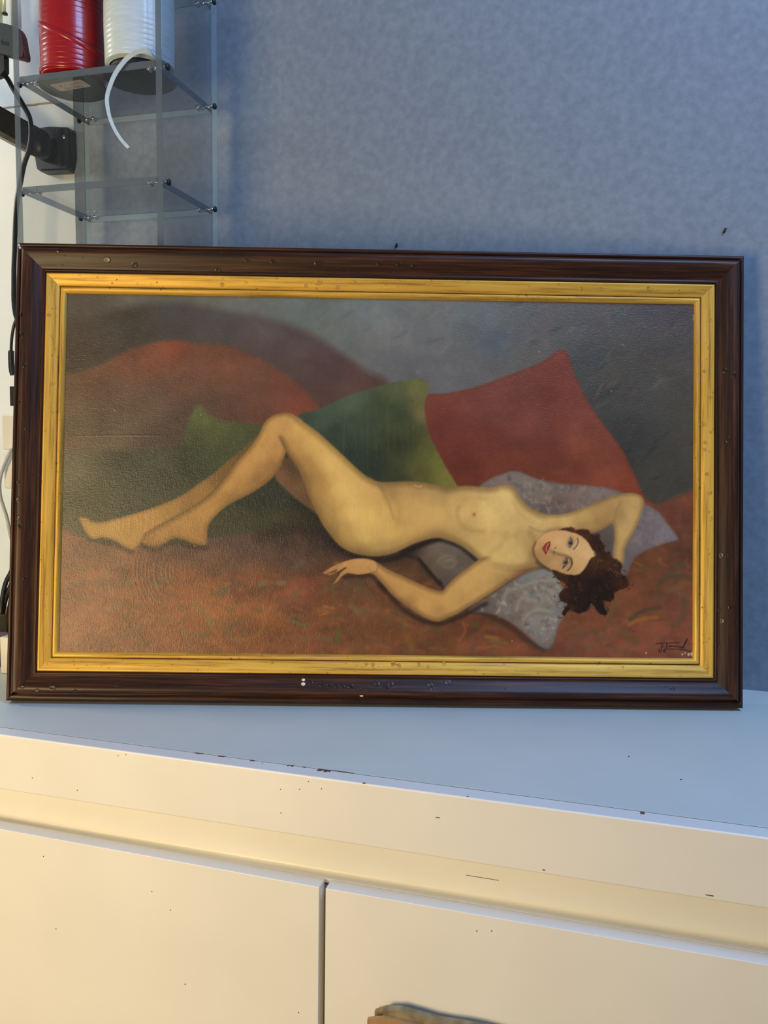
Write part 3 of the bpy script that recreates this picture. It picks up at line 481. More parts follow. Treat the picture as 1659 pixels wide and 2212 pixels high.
stroke([(746,1226),(735,1233),(722,1238)], 1.6, (70,50,38), .7, 1.2); stroke([(740,1218),(722,1228),(706,1237)], 1.0, (130,92,62), .6, 1); stroke([(795,1226),(800,1232),(806,1236)], 2.5, (140,104,70), .5, 3)
# head
paint([(1153,1179),(1161,1163),(1175,1152),(1194,1146),(1215,1144),(1240,1148),(1262,1160),(1280,1180),(1288,1198),(1276,1220),(1262,1238),(1240,1246),(1215,1240),(1205,1234),(1190,1231),(1176,1223),(1162,1210),(1154,1195)],
      [(1160,1180,(196,146,104)),(1165,1200,(164,124,84)),(1180,1160,(204,158,112)),(1200,1155,(206,154,112)),(1180,1213,(166,126,86)),(1205,1170,(210,168,122)),(1200,1215,(190,146,100)),(1210,1225,(184,140,96)),(1195,1205,(172,132,90)),(1225,1190,(208,168,122)),(1250,1180,(208,168,124)),(1265,1195,(210,170,126)),(1250,1215,(200,160,114)),(1230,1235,(182,142,98)),(1245,1165,(198,156,112)),(1200,1185,(198,156,112)),(1170,1190,(176,134,92)),(1215,1205,(180,140,98))], soft=1.8, edge=(5, (150,112,76), .5), nf=2, e=7)
stroke([(1157,1172),(1152,1186),(1156,1204),(1170,1220),(1190,1234)], 4, (84,60,44), .6, 3)
stroke([(1160,1215),(1172,1224),(1185,1231)], 6, (72,56,52), .6, 4)
stroke([(1196,1193),(1208,1198),(1222,1201),(1232,1208),(1234,1218)], 5, (120,92,64), .75, 4); stroke([(1188,1190),(1196,1196)], 6, (138,106,72), .6, 4)
for q in ((1200,1184,1.8,1.3), (1197,1193,1.8,1.2)): blob(*q, .3, (74,52,38), .85, .6)
stroke([(1189,1185),(1195,1186),(1200,1183)], 1, (150,116,82), .6, .9)
paint([(1188,1170),(1180,1173),(1174,1180),(1171,1185),(1174,1191),(1179,1198),(1183,1191),(1187,1184),(1189,1178)], [(1175,1184,(164,72,56)),(1183,1182,(142,58,46)),(1180,1195,(112,44,36)),(1187,1173,(120,52,40))], soft=1.0, nf=2)
stroke([(1186,1173),(1181,1182),(1180,1191)], 1.6, (206,160,132), .85, .9); stroke([(1188,1171),(1184,1184),(1179,1198)], 1.0, (104,36,30), .8, .8)
for ex_, ey_, an in ((1231.5,1172.5,1.75), (1221,1214.5,1.95)):
    blob(ex_+1, ey_, 13, 8.5, an, (140,116,92), .55, .6); blob(ex_, ey_, 9, 4.2, an, (130,124,108), .9, .35); blob(ex_+.6, ey_+.5, 4.3, 3.9, an, (58,60,56), .95, .3); blob(ex_+.8, ey_+.4, 2.0, 1.9, an, (24,24,26), .95, .4); blob(ex_-.3, ey_-1.5, .9, .9, 0, (186,182,168), .9, .6)
    dx, dy = 10.5*math.cos(an), 10.5*math.sin(an)
    stroke([(ex_-dx-.5, ey_-dy), (ex_+4.6, ey_-3), (ex_+4.8, ey_+3), (ex_+dx, ey_+dy)], 1.6, (50,40,34), .85, 1.0); stroke([(ex_-dx, ey_-dy), (ex_-4, ey_), (ex_+dx, ey_+dy)], .9, (96,76,60), .7, .9)
stroke([(1247,1163),(1249,1170),(1246,1179),(1239,1187)], 2.0, (64,46,34), .85, 1.2); stroke([(1234,1207),(1236,1216),(1233,1225),(1226,1233)], 2.6, (58,42,32), .85, 1.4); stroke([(1232,1206),(1228,1205),(1222,1207)], 4, (96,76,56), .6, 3); stroke([(1232,1160),(1236,1167)], 1.2, (60,44,36), .8, .9); stroke([(1215,1228),(1220,1224)], 2, (40,30,26), .8, 1)
# hair
HAIR = [(1208,1145),(1220,1140),(1236,1138),(1248,1144),(1262,1142),(1272,1147),(1277,1154),(1290,1158),(1297,1166),(1305,1179),(1307,1191),(1318,1194),(1324,1206),(1334,1210),(1344,1222),(1342,1238),(1352,1250),(1358,1262),(1352,1272),(1340,1276),(1327,1279),(1326,1292),(1318,1300),(1303,1298),(1306,1312),(1312,1326),(1300,1326),(1289,1318),(1278,1304),(1268,1318),(1252,1325),(1238,1320),(1230,1318),(1220,1330),(1215,1325),(1222,1313),(1227,1305),(1214,1300),(1207,1285),(1215,1273),(1226,1268),(1212,1256),(1197,1244),(1194,1232),(1206,1236),(1220,1241),(1242,1243),(1258,1235),(1268,1220),(1276,1205),(1285,1198),(1278,1184),(1267,1168),(1254,1158),(1236,1151),(1220,1147)]
paint(HAIR, [(1230,1143,(70,40,24)),(1270,1155,(62,34,22)),(1290,1175,(58,30,18)),(1300,1200,(44,22,14)),(1320,1215,(62,36,20)),(1280,1225,(52,28,16)),(1290,1210,(76,46,26)),(1250,1255,(40,20,14)),(1290,1260,(26,14,10)),(1320,1260,(40,22,14)),(1240,1285,(38,20,14)),(1222,1290,(60,28,18)),(1280,1300,(32,18,12)),(1240,1310,(42,24,16)),(1345,1262,(64,32,18)),(1210,1245,(62,38,26)),(1305,1285,(28,15,11))], soft=2.2, nb=.3, nf=20, wob=2.2)
for i in range(420):   # curls
    k = RNG.integers(0, len(HAIR)); hx, hy = HAIR[k]; cx_, cy_ = 1275, 1255; f = RNG.uniform(.35, 1.09) if hy > 1235 or hx > 1290 else RNG.uniform(.985, 1.03)
    x, y = cx_+(hx-cx_)*f, cy_+(hy-cy_)*f; r = RNG.uniform(2.5, 6.5); a = RNG.uniform(0, 6.28)
    if ((x-1225)/60)**2+((y-1192)/44)**2 < 1 and f < .95: continue
    if hy <= 1243 and hx <= 1286: continue
    stroke([(x+r*math.cos(a+t), y+r*math.sin(a+t)) for t in (0, .8, 1.6, 2.5)], RNG.uniform(.9, 3.2), [(24,13,9),(44,24,15),(78,46,26),(60,30,18),(30,17,12)][RNG.integers(0, 5)], RNG.uniform(.3, .75)*(1 if hy > 1240 or hx > 1285 else .4), 1.0, True)
for x, y in ((1331,1222),(1336,1212),(1330,1236),(1318,1231),(1335,1240),(1295,1212)): stroke([(x-4, y+2), (x, y-2), (x+5, y+1)], 1.6, (134,98,58), .6, 1.2)
# signature, dark paint
sg = lambda pts: [(1350+x/5.37, 1360+y/5.37) for x, y in pts]
for p, w_ in (([(362,168),(395,163),(440,158),(520,158),(630,154)],1.7), ([(432,162),(428,205),(424,248),(412,262),(400,258),(396,240),(402,228)],1.9), ([(450,194),(454,200)],2.2), ([(492,162),(484,200),(474,236),(462,258),(450,256),(452,240),(464,232)],1.9), ([(508,194),(522,184),(534,190),(528,204),(512,204),(540,196),(556,188),(562,204),(576,190),(584,206),(600,192),(606,208),(622,196),(628,210),(646,196),(640,208),(656,212),(672,196)],1.5), ([(668,214),(684,186),(704,140),(722,112),(718,128),(694,178),(682,206),(692,216)],1.7), ([(494,228),(560,228),(640,230),(700,238),(735,250),(772,262)],1.8)):
    stroke(sg(p), w_, (26,18,16), .92, .75)
# lost paint along the edge, pinholes, worn spots
for x, y, r in ((1500,682,2.6), (1499,689,1.8), (1496,1413,4.0), (1488,1414,2.5), (1474,1414,1.8), (1480,1411,1.4), (1396,1411,1.5)): blob(x, y, r, r*1.2, 0, (206,190,170), .8, .5)
for x, y in ((247,887), (433,896), (1210,1310), (1321,845), (1345,745), (1165,760), (1106,1385), (420,1180)): blob(x, y, 1.6, 1.2, 0, (186,176,158), .6, .6)
blob(406, 1180, 2.2, 2, 0, (24,18,16), .9, .4)
# canvas edge against the slip keeps old varnish
RELIEF = np.zeros((NY, NX), np.float32)
def ridge(pts, wd, h):
    pts = [tuple(map(float, p)) for p in (cr(pts, 5) if len(pts) > 2 else pts)]; w = window(pts, wd*3)
    if w is None: return
    d, t = segdist(PX[w], PY[w], pts, False); RELIEF[w] += h*np.exp(-(d/wd)**2)*np.sin(np.clip(t, .02, .98)*math.pi)**.5
for i in range(11):      # cracks spreading in arcs below the far foot
    r = 26+i*8+RNG.normal(0, 2.5); a0 = RNG.uniform(1.9, 2.5); a1 = RNG.uniform(3.6, 4.3)
    ridge([(400+r*math.cos(a0+(a1-a0)*k/5)*1.05, 1235+r*math.sin(a0+(a1-a0)*k/5)*1.15) for k in range(6)], 1.6, .00008+.00006*RNG.random())
    ridge([(225+i*7+RNG.normal(0, 3), 1195+RNG.uniform(0, 30)), (232+i*4, 1240), (240+i*2, 1290)], 1.5, .00012)
    ridge([(250+i*8, 1112-i*2), (256+i*8+RNG.normal(0, 3), 1132), (246+i*8, 1160)], 1.6, .00014)
for i in range(18):      # upright creases through the green cushion and the hip
    x = RNG.uniform(770, 905); y = RNG.uniform(840, 900); ridge([(x, y), (x+RNG.normal(0, 4), y+50), (x+RNG.normal(0, 5), y+RNG.uniform(90, 160))], 1.5, .00013)
for x in (768, 776, 815, 845, 884): ridge([(x, 1040), (x-4, 1100), (x-2, RNG.uniform(1150, 1195))], 1.5, .00010)
ridge([(150,943),(250,941),(360,941)], 1.4, .00022); ridge([(260,941),(340,940)], 1.0, .0002); ridge([(430,936),(640,938)], 1.0, .00008)
RELIEF += .00006*NW+.00010*NB
GAIN = 1.27
srgb = np.clip(IMG*(1+.025*NW[..., None]), 0, 255)/255
lum = srgb.mean(-1, keepdims=True); srgb = srgb*np.clip(lum/.66, .02, 1.05)**.05     # tone curve: darks deepened in the colour to offset sheen haze
linc = np.where(srgb <= .04045, srgb/12.92, ((srgb+.055)/1.055)**2.4)*GAIN
linc = np.clip(linc*np.array(TINT), 0, .92)
verts = np.stack([gu, gv, -.0105+RELIEF], -1).reshape(-1, 3).astype(np.float32)
idx = np.arange(NX*NY).reshape(NY, NX); quads = np.stack([idx[:-1, :-1], idx[:-1, 1:], idx[1:, 1:], idx[1:, :-1]], -1).reshape(-1, 4).astype(np.int32)
me = bpy.data.meshes.new('canvas'); me.vertices.add(len(verts)); me.vertices.foreach_set('co', verts.ravel())
me.loops.add(quads.size); me.loops.foreach_set('vertex_index', quads.ravel()); me.polygons.add(len(quads)); me.polygons.foreach_set('loop_start', np.arange(0, quads.size, 4, dtype=np.int32))
me.polygons.foreach_set('use_smooth', np.ones(len(quads), bool)); me.update(); me.validate()
at = me.color_attributes.new('pigment', 'FLOAT_COLOR', 'POINT'); at.data.foreach_set('color', np.concatenate([linc.reshape(-1, 3), np.ones((NX*NY, 1))], 1).astype(np.float32).ravel())
cm_ = mat('oil_on_canvas', (.3, .2, .1), .32, 0, .42); b = cm_.node_tree.nodes['Principled BSDF']
va = nn(cm_, 'ShaderNodeVertexColor', layer_name='pigment'); ln(cm_, va.outputs['Color'], b.inputs['Base Color'])
tc = nn(cm_, 'ShaderNodeTexCoord')
def weave(sc):
    mp_ = nn(cm_, 'ShaderNodeMapping'); mp_.inputs['Scale'].default_value = sc; ln(cm_, tc.outputs['Object'], mp_.inputs[0])
    w_ = nn(cm_, 'ShaderNodeTexNoise', Scale=1.0, Detail=2); ln(cm_, mp_.outputs[0], w_.inputs['Vector']); return w_
wx, wy = weave((700, 130, 1)), weave((130, 700, 1))
mxh = nn(cm_, 'ShaderNodeMath', operation='ADD'); ln(cm_, wx.outputs['Fac'], mxh.inputs[0]); ln(cm_, wy.outputs['Fac'], mxh.inputs[1])
n_ = nn(cm_, 'ShaderNodeTexNoise', Scale=420, Detail=3, Roughness=.7); ln(cm_, tc.outputs['Object'], n_.inputs['Vector'])
n2_ = nn(cm_, 'ShaderNodeTexNoise', Scale=28, Detail=3); ln(cm_, tc.outputs['Object'], n2_.inputs['Vector'])
s1 = nn(cm_, 'ShaderNodeMath', operation='MULTIPLY_ADD'); s1.inputs[1].default_value = 1.6; ln(cm_, n_.outputs['Fac'], s1.inputs[0]); ln(cm_, mxh.outputs[0], s1.inputs[2])
s2 = nn(cm_, 'ShaderNodeMath', operation='MULTIPLY_ADD'); s2.inputs[1].default_value = .5; ln(cm_, n2_.outputs['Fac'], s2.inputs[0]); ln(cm_, s1.outputs[0], s2.inputs[2])
bp = nn(cm_, 'ShaderNodeBump', Strength=.5, Distance=.0005); ln(cm_, s2.outputs[0], bp.inputs['Height']); ln(cm_, bp.outputs[0], b.inputs['Normal'])
me.materials.append(cm_)
cv = bpy.data.objects.new('canvas', me); C.objects.link(cv); cv.parent = pt; cv['label'] = 'oil on canvas, reclining woman among red, green and lilac cushions'

# ------------------------------------------------------------------ acrylic shelf
SX0, SX1, SY0, SY1, T = -.8680, -.6397, .2700, .4378, .0100
sh = thing('acrylic_shelf', 'tall clear acrylic shelf unit holding ribbon spools beside the felt panel', 'shelf', (SX0, SY0, 0))
def slab(name, a, b, thin, parent=sh):
    """clear broad faces, frosted narrow faces, rear ones painted pale as if lit"""
    bm = box([a[0]-SX0, a[1]-SY0, a[2]], [b[0]-SX0, b[1]-SY0, b[2]], .0005, 1)
    o = obj(name, bm, [M['clear'], M['edge'], M['highlight_edge']], parent)
    for p in o.data.polygons:
        p.material_index = 0 if abs(p.normal[thin]) > .8 else (2 if p.normal[1] > .8 else 1)
    return o
for x0, x1 in ((SX0-T, SX0), (SX1, SX1+T)): slab('side_panel', (x0, SY0, 0), (x1, SY1, 1.12), 0)
pin = lambda bm, a, b, r: tube(bm, [a, b], r, 12, 0)
ZB = (.404, .5631, .7221, .8812, 1.0393)
for z in ZB[2:]:
    bd = slab('shelf_board', (SX0+.0003, SY0, z), (SX1-.0003, SY1, z+T), 2)
    for y in (SY0+.014, SY1-.012):
        for sx, dx in ((SX1, 1), (SX0, -1)):
            bm = bmesh.new(); pin(bm, (sx-SX0-dx*.012, y-SY0, z+T/2), (sx-SX0+dx*T, y-SY0, z+T/2), .0026)
            b = obj('bolt', bm, M['steel'], bd, True)
            bm = bmesh.new(); pin(bm, (sx-SX0+dx*T, y-SY0, z+T/2), (sx-SX0+dx*(T+.0028), y-SY0, z+T/2), .0045)
            obj('bolt_cap', bm, M['black'], bd, True)
            bm = bmesh.new(); pin(bm, (sx-SX0-dx*.018, y-SY0-.004, z+T*.5), (sx-SX0-dx*.018, y-SY0+.004, z+T*.5), .0034)
            obj('barrel_nut', bm, M['steel'], bd, True)

# ------------------------------------------------------------------ ribbon spools
def spool(label, x, y, z, rf, rb, h, ribbon, tilt_strip, zb):
    t = thing('ribbon_spool', label, 'ribbon spool', (x, y, z), 'ribbon spools on the acrylic shelf')
    bm = bmesh.new(); lathe(bm, [(rf-.001, 0), (rf, .0008), (rf, .0022), (rf-.001, .003)]); obj('flange', bm, M['spool_black'], t)
    bm = bmesh.new(); lathe(bm, [(rf-.001, h-.003), (rf, h-.0022), (rf, h-.0008), (rf-.001, h)]); obj('flange', bm, M['spool_black'], t)
    bm = bmesh.new(); lathe(bm, [(rb-.008, .0025), (rb-.008, h-.0025)], 48); obj('core', bm, M['spool_black'], t)
    pr = [(rb-.006, zb), (rb-.0015, zb+.0025)]; n = 16
    for i in range(n):
        z0 = zb+.003+(h-zb-.012)*i/n; z1 = zb+.003+(h-zb-.012)*(i+1)/n; bu = .0010*math.sin(math.pi*i/n)
        pr += [(rb-.00005+bu, z0+.0001), (rb+bu, z0+.0012), (rb+bu, z1-.0012), (rb-.00005+bu, z1-.0001)]
    pr += [(rb-.004, h-.003)]
    bm = bmesh.new(); lathe(bm, pr, 64, False); obj('wound_ribbon', bm, ribbon, t, True)
    if tilt_strip:
        for za, dz, w in tilt_strip:
            vs, fs = [], []
            for i in range(65):
                a = -math.pi*1.30+math.pi*1.5*i/64; zz = za+dz*(1-math.cos((a+math.pi*1.15)*.9))/2
                for rr, ww in ((rb+.0009, 0), (rb+.0022, .001), (rb+.0024, w-.001), (rb+.0008, w)): vs.append((rr*math.cos(a), rr*math.sin(a), zz+ww))
            for i in range(64):
                for q in range(3): fs.append((i*4+q, i*4+4+q, i*4+5+q, i*4+1+q))
            obj('ribbon_strand', (vs, [], fs), ribbon, t, True)
    return t
def ribbon_mat(name, c, rough, sheen):
    m = noise_mat(name, c, tuple(min(1, v*1.12) for v in c), (1, 1, 6), 30, rough=rough, spec=.6)
    m.node_tree.nodes['Principled BSDF'].inputs['Coat Weight'].default_value = sheen
    return m
M['spool_black'] = noise_mat('black_spool_card', (.016, .017, .016), (.024, .025, .023), nscale=90, rough=.6)
M['red_ribbon'] = ribbon_mat('red_ribbon', (.36, .006, .012), .30, .25)
M['white_ribbon'] = ribbon_mat('white_ribbon', (.60, .70, .74), .32, .2)
ZS = .8913
sr = spool('shiny red ribbon on a black-flanged spool with a barcode label underneath', -.8165, .3270, ZS, .0508, .0460, .140, M['red_ribbon'], ((.094, -.052, .010), (.016, -.005, .006)), .0085)
sw = spool('white ribbon on a black-flanged spool with a loose curling end', -.6985, .3245, ZS, .0535, .0500, .140, M['white_ribbon'], None, .0140)
# printed label under the red spool
lm = mat('printed_label', (.60, .52, .44), .7); b = lm.node_tree.nodes['Principled BSDF']
tc = nn(lm, 'ShaderNodeTexCoord'); sp = nn(lm, 'ShaderNodeSeparateXYZ'); ln(lm, tc.outputs['Object'], sp.inputs[0])
mp = nn(lm, 'ShaderNodeMapping'); mp.inputs['Scale'].default_value = (900, 0.0, 0); ln(lm, tc.outputs['Object'], mp.inputs[0])
wn = nn(lm, 'ShaderNodeTexNoise', Scale=1.0, Detail=0); ln(lm, mp.outputs[0], wn.inputs['Vector'])
g1 = nn(lm, 'ShaderNodeMath', operation='GREATER_THAN'); g1.inputs[1].default_value = .52; ln(lm, wn.outputs['Fac'], g1.inputs[0])
mp2 = nn(lm, 'ShaderNodeMapping'); mp2.inputs['Scale'].default_value = (700, 260, 0); ln(lm, tc.outputs['Object'], mp2.inputs[0])
wn2 = nn(lm, 'ShaderNodeTexNoise', Scale=1.0, Detail=1); ln(lm, mp2.outputs[0], wn2.inputs['Vector'])
g2 = nn(lm, 'ShaderNodeMath', operation='GREATER_THAN'); g2.inputs[1].default_value = .57; ln(lm, wn2.outputs['Fac'], g2.inputs[0])
def band(ax, lo, hi):
    a = nn(lm, 'ShaderNodeMath', operation='GREATER_THAN'); a.inputs[1].default_value = lo; ln(lm, sp.outputs[ax], a.inputs[0])
    c = nn(lm, 'ShaderNodeMath', operation='LESS_THAN'); c.inputs[1].default_value = hi; ln(lm, sp.outputs[ax], c.inputs[0])
    d = nn(lm, 'ShaderNodeMath', operation='MULTIPLY'); ln(lm, a.outputs[0], d.inputs[0]); ln(lm, c.outputs[0], d.inputs[1]); return d
def mul(*ns):
    cur = ns[0]
    for k in ns[1:]:
        d = nn(lm, 'ShaderNodeMath', operation='MULTIPLY'); ln(lm, cur.outputs[0], d.inputs[0]); ln(lm, k.outputs[0], d.inputs[1]); cur = d
    return cur
bars = mul(g1, band('Y', .0035, .0095), band('X', -.016, .018)); text = mul(g2, band('Y', -.009, .001), band('X', -.026, .026))
ad = nn(lm, 'ShaderNodeMath', operation='MAXIMUM'); ln(lm, bars.outputs[0], ad.inputs[0]); ln(lm, text.outputs[0], ad.inputs[1])
mx = nn(lm, 'ShaderNodeMixRGB'); mx.inputs[1].default_value = (.66, .57, .50, 1); mx.inputs[2].default_value = (.12, .09, .085, 1)
ln(lm, ad.outputs[0], mx.inputs[0]); ln(lm, mx.outputs[0], b.inputs['Base Color'])
pts = []
for cx_, cy_, a0 in ((.026, .009, 0), (-.026, .009, 90), (-.026, -.009, 180), (.026, -.009, 270)):
    pts += [(cx_+.003*math.cos(math.radians(a0+d)), cy_+.003*math.sin(math.radians(a0+d))) for d in (0, 30, 60, 90)]
bm = bmesh.new(); add_prism(bm, pts, -.0003, .0002, 2)
lo = obj('barcode_label', bm, lm, bpy.data.objects['flange']); lo.parent = sr; lo.location = (.004, -.012, 0); lo.rotation_euler = (0, 0, math.radians(-4))
# loose curling end of the white ribbon
cl = [(-.655, .300, .9030), (-.6500, .276, .9040), (-.6620, .266, .9035), (-.6790, .262, .8945), (-.6955, .259, .8760), (-.7060, .258, .8565), (-.7110, .258, .8400), (-.7090, .259, .8200), (-.7035, .261, .8030), (-.6935, .263, .7860), (-.6820, .266, .7730)]
cd = cr(cl, 6); vs, fs = [], []
for i, p in enumerate(cd):
    t_ = cd[min(i+1, len(cd)-1)]-cd[max(i-1, 0)]; w = .0034*(1-.35*i/60)
    tw = .9-.55*i/len(cd); side_v = np.cross(t_/np.linalg.norm(t_), [0, 1, 0]); sv = side_v/np.linalg.norm(side_v)
    d = (np.array([0, 1, 0])*math.sin(tw)+sv*math.cos(tw))*w; nrm = np.cross(t_/np.linalg.norm(t_), d/np.linalg.norm(d))*.00035
    for q in (p-d-nrm, p+d-nrm, p+d+nrm, p-d+nrm): vs.append(tuple(q-np.array((-.6985, .3245, ZS))))
for i in range(len(cd)-1):
    for q in range(4): fs.append((i*4+q, i*4+(q+1) % 4, i*4+4+(q+1) % 4, i*4+4+q))
fs += [(0, 1, 2, 3), tuple(len(vs)-4+i for i in range(4))]
obj('loose_ribbon_end', (vs, [], fs), M['white_ribbon'], sw)

# ------------------------------------------------------------------ things on the white wall, left of the shelf
arm = thing('wall_arm', 'black jointed equipment arm bolted to the white wall behind the acrylic shelf', 'wall arm', (-.9640, .49, .86))
def wp(o): return [(p[0]+.96, p[1]-.49, p[2]-.86) for p in o]
plate = [(-1.0000, .8990), (-.9700, .9010), (-.9300, .8960), (-.9245, .8880), (-.9235, .8450), (-.9275, .8280), (-.9330, .8235), (-.9880, .8255), (-.9960, .8310), (-1.0010, .8600)]
bm = bmesh.new(); add_prism(bm, [(x+.96, z-.86) for x, z in plate], -.022, .0015, 1)
bmesh.ops.bevel(bm, geom=[e for e in bm.edges if all(abs(v.co.y+.022) < 1e-5 for v in e.verts)], offset=.003, segments=2, affect='EDGES')
obj('bracket', bm, M['black'], arm)
obj('bracket_rib', box((-.9490+.96, -.0255, .832-.86), (-.9405+.96, -.020, .893-.86), .001), M['black'], arm)
bm = bmesh.new(); lathe(bm, [(.0038, 0), (.0036, .0012), (.0026, .0022), (.0012, .0026)], 20); s_ = obj('screw', bm, M['steel'], arm, True, (-.9365+.96, -.022, .8790-.86)); s_.rotation_euler = (math.radians(90), 0, 0)
A, B = Vector((-.965+.96, -.038, .861-.86)), Vector((-1.125+.96, -.130, .948-.86)); ax_ = (B-A).normalized(); sd = Vector((0, 0, 1)); sd = (sd-ax_*sd.dot(ax_)).normalized(); dp = ax_.cross(sd)
def beam(name, a, b, hw, hd, off, m):
    bm = bmesh.new(); r = []
    for p in (a, b): r.append([bm.verts.new(p+sd*(sx*hw+off)+dp*sy*hd) for sx, sy in ((-1, -1), (1, -1), (1, 1), (-1, 1))])
    for k in range(4): bm.faces.new((r[0][k], r[0][(k+1) % 4], r[1][(k+1) % 4], r[1][k]))
    bm.faces.new(r[0][::-1]); bm.faces.new(r[1])
    bmesh.ops.bevel(bm, geom=list(bm.edges), offset=.002, segments=2, affect='EDGES'); return obj(name, bm, m, arm)
beam('arm_beam', A, B, .0175, .012, .004, M['black'])
beam('arm_underside', A+ax_*.012, B, .0045, .011, -.019, M['arm_grey'] if 'arm_grey' in M else M.setdefault('arm_grey', noise_mat('grey_arm_trim', (.10, .10, .09), (.15, .145, .13), nscale=60, rough=.4)))
bm = bmesh.new(); tube(bm, [(A.x-.004, A.y-.016, A.z-.002), (A.x-.004, A.y+.018, A.z-.002)], .020, 20, 0); obj('pivot', bm, M['black'], arm, True)

cm = thing('webcam', 'dark slate rounded camera head with lettering, beside the red spool', 'webcam', (-.9905, .388, .948))
head = cr([(-1.070, 1.050), (-1.020, 1.0415), (-.9925, 1.0345), (-.954, 1.0228), (-.9445, 1.0175), (-.9385, 1.006), (-.936, .992), (-.9335, .9702), (-.9555, .9754), (-.994, .9861), (-1.040, .995), (-1.070, 1.0)], 3, True)
bm = bmesh.new(); add_prism(bm, [(p[0]+.985, p[1]-.95) for p in head], -.018, -.004, 1)
bmesh.ops.bevel(bm, geom=[e for e in bm.edges if all(abs(v.co.y+.018) < 1e-5 for v in e.verts)], offset=.004, segments=2, affect='EDGES')
obj('camera_head', bm, M['teal'], cm)
neck = [(-.9745, .9805), (-.9750, .9560), (-.9830, .9500), (-.9960, .9480), (-1.006, .9390), (-1.030, .940), (-1.030, .989)]
bm = bmesh.new(); add_prism(bm, [(p[0]+.985, p[1]-.95) for p in neck], -.016, -.004, 1); obj('camera_neck', bm, M['black'], cm)
cu = bpy.data.curves.new('lettering', 'FONT'); cu.body = 'Hua'; cu.size = .0135; cu.extrude = .0002
to = bpy.data.objects.new('lettering', cu); C.objects.link(to)
dg = bpy.context.evaluated_depsgraph_get(); me = bpy.data.meshes.new_from_object(to.evaluated_get(dg)); bpy.data.objects.remove(to)
me.materials.clear(); me.materials.append(M['black']); to = bpy.data.objects.new('lettering', me); C.objects.link(to); to.parent = cm
to.location = (-.9845+.985, -.0181, .9975-.95); to.rotation_euler = (math.radians(90), math.radians(13), 0)

def cable(name, label, pts, r, m):
    bm = bmesh.new(); tube(bm, pts, r, 10, 5); return tag(obj(name, bm, m, None, True), label, 'cable')
cable('cable', 'thick black cable hanging from the camera past the wall arm bracket',
      [(-1.0027, .385, .965), (-.9895, .39, .950), (-.9799, .39, .9342), (-.9659, .395, .9106), (-.9557, .40, .8874), (-.9537, .40, .8612), (-.959, .40, .8355), (-.9689, .40, .8137), (-.9762, .40, .7878), (-.9835, .40, .7618), (-.9883, .40, .7277), (-.9916, .40, .6819), (-.9952, .40, .628), (-.9935, .40, .5656), (-.965, .40, .52)], .0042, M['rubber'])
c2 = thing('plug_cable', 'thin black cable with a moulded plug beside the frame edge', 'cable', (-1.0023, .40, .50))
bm = bmesh.new(); tube(bm, [(.020, 0, .072), (.0065, 0, .052), (-.0005, 0, .0266), (-.0027, 0, .003)], .0026, 10, 5); obj('cord', bm, M['rubber'], c2, True)
bm = bmesh.new(); tube(bm, [(-.0027, 0, .005), (-.0030, 0, -.004), (-.0030, 0, -.018), (-.0018, 0, -.030), (0, 0, -.036)], .0050, 12, 2); obj('plug_body', bm, M['black'], c2, True)
bm = bmesh.new(); add_box(bm, (-.004, -.005, -.090), (.012, .005, -.056), .001); obj('plug_sleeve', bm, M['black'], c2)
ad_ = thing('power_adapter', 'upper cream plug-in adapter on the white wall behind the frame', 'adapter', (-1.045, .455, .33))
obj('housing', box((-.0145, -.020, .0025), (.030, .037, .067), .003), M['cream'], ad_)
ad2 = thing('power_adapter', 'lower cream plug-in adapter on the white wall, grey cable behind it', 'adapter', (-1.045, .455, .262))
obj('housing', box((-.0125, -.020, .0), (.030, .037, .067), .003), M['cream'], ad2)
cable('cable', 'pale grey cable looping out beside the cream adapter',
      [(-1.030, .425, .335), (-1.0404, .425, .3177), (-1.0511, .425, .2967), (-1.0578, .425, .2756), (-1.0576, .425, .2504), (-1.0513, .425, .2296), (-1.044, .425, .2088), (-1.037, .425, .175), (-1.02, .425, .14)], .0030, M['grey_cable'])
for lab, pts in (('outer black cable curving down into the beige box', [(-.918, .305, .172), (-.932, .30, .1383), (-.9435, .30, .1185), (-.9518, .30, .0872), (-.955, .30, .052), (-.957, .30, .03)]),
                 ('middle black cable curving down into the beige box', [(-.922, .31, .150), (-.936, .305, .118), (-.949, .305, .090), (-.958, .305, .056), (-.963, .305, .03)]),
                 ('inner black cable curving down into the beige box', [(-.925, .315, .125), (-.936, .31, .105), (-.9435, .31, .085), (-.9475, .31, .060), (-.949, .31, .03)])):
    cable('cable', lab, pts, .0038, M['rubber'])
bx = thing('open_box', 'beige card box on the worktop holding black cables', 'box', (-.985, .28, .0005))
for nm, a, b_ in (('front_side', (-.06, 0, 0), (.0365, .002, .0660)), ('back_side', (-.06, .07, 0), (.0365, .072, .066)), ('end_side', (.0345, .002, 0), (.0365, .07, .066)), ('end_side', (-.06, .002, 0), (-.058, .07, .066)), ('base', (-.058, .002, 0), (.0345, .07, .002))):
    obj(nm, box(a, b_), M['beige'], bx)
cb = bmesh.new(); add_box(cb, (-1.02, .235, .0005), (-.9030, .272, .0455), .001); tag(obj('small_box', cb, M['purple']), 'small dull purple box in front of the beige box', 'box')
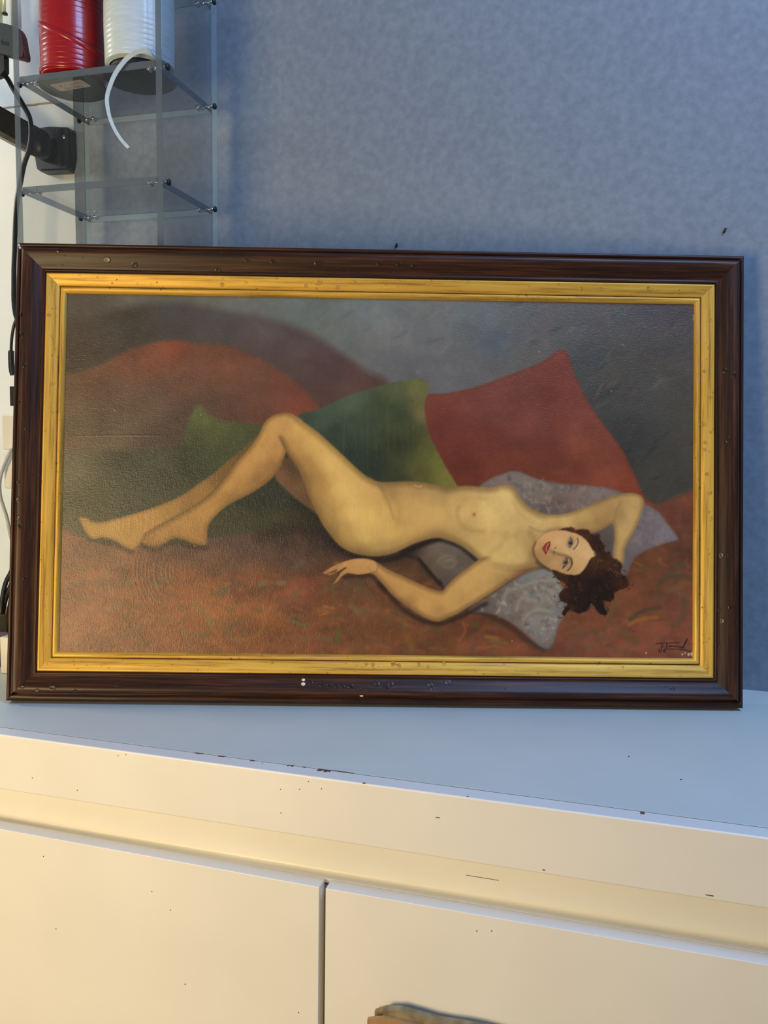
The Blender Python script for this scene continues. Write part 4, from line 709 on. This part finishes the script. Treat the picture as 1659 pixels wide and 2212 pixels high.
bm = bmesh.new(); add_box(bm, (-.8775, .2080, .0005), (-.820, .226, .0565), .0015); tag(obj('white_block', bm, M['cream']), 'small white block standing on the worktop behind the frame corner', 'block')
tb = thing('brass_fitting', 'pale brass tubes beside the camera head on the white wall', 'lamp fitting', (-1.045, .45, 1.07))
bm = bmesh.new(); tube(bm, [(-.012, 0, .002), (-.012, 0, .12)], .0085, 20, 0); obj('wide_tube', bm, M['brass'], tb, True)
bm = bmesh.new(); tube(bm, [(.0030, .0, .0185), (.0030, .0, .12)], .0026, 16, 0); obj('thin_tube', bm, M['brass'], tb, True)
bm = bmesh.new(); tube(bm, [(.0036, .0, .0160), (.0036, .0, .0185)], .0048, 16, 0); obj('end_cap', bm, M['black'], tb, True)
bm = bmesh.new(); tube(bm, [(.015, .014, .0), (.015, .014, .12)], .0085, 20, 0); obj('back_tube', bm, M['cream'], tb, True)

# ------------------------------------------------------------------ cardboard box leaning on the right door
kb = thing('cardboard_box', 'flattened brown cardboard box leaning against the cabinet door', 'box', (-.2235, -.0005, -.90))
def sheet(name, x0, x1, ztop, y, th, m, wob, nx=26, lean=.03):
    vs, fs = [], []
    for i in range(nx+1):
        x = x0+(x1-x0)*i/nx; zt = ztop+wob(i/nx)
        for yy, zz in ((y-lean, 0), (y-lean+th, 0), (y+th, zt), (y, zt)): vs.append((x, yy, zz))
    for i in range(nx):
        for q in range(4): fs.append((i*4+q, i*4+(q+1) % 4, i*4+4+(q+1) % 4, i*4+4+q))
    fs += [(3, 2, 1, 0), tuple(nx*4+q for q in range(4))]
    return obj(name, (vs, [], fs), m, kb)
sheet('front_panel', .0, .46, .6595, -.022, .004, M['cardboard'], lambda t: (-.006*math.exp(-t*30) + .0015*math.sin(t*31)))
sheet('back_panel', .004, .455, .6625, -.008, .004, M['cardtape'], lambda t: (-.010*math.exp(-t*40) + .0012*math.sin(t*23+1)))
sheet('fold_strip', .016, .458, .6645, -.0175, .009, M['cardtape'], lambda t: (.0025*math.exp(-t*14)-.004*math.exp(-t*60) + .0012*math.sin(t*37)), lean=.03)
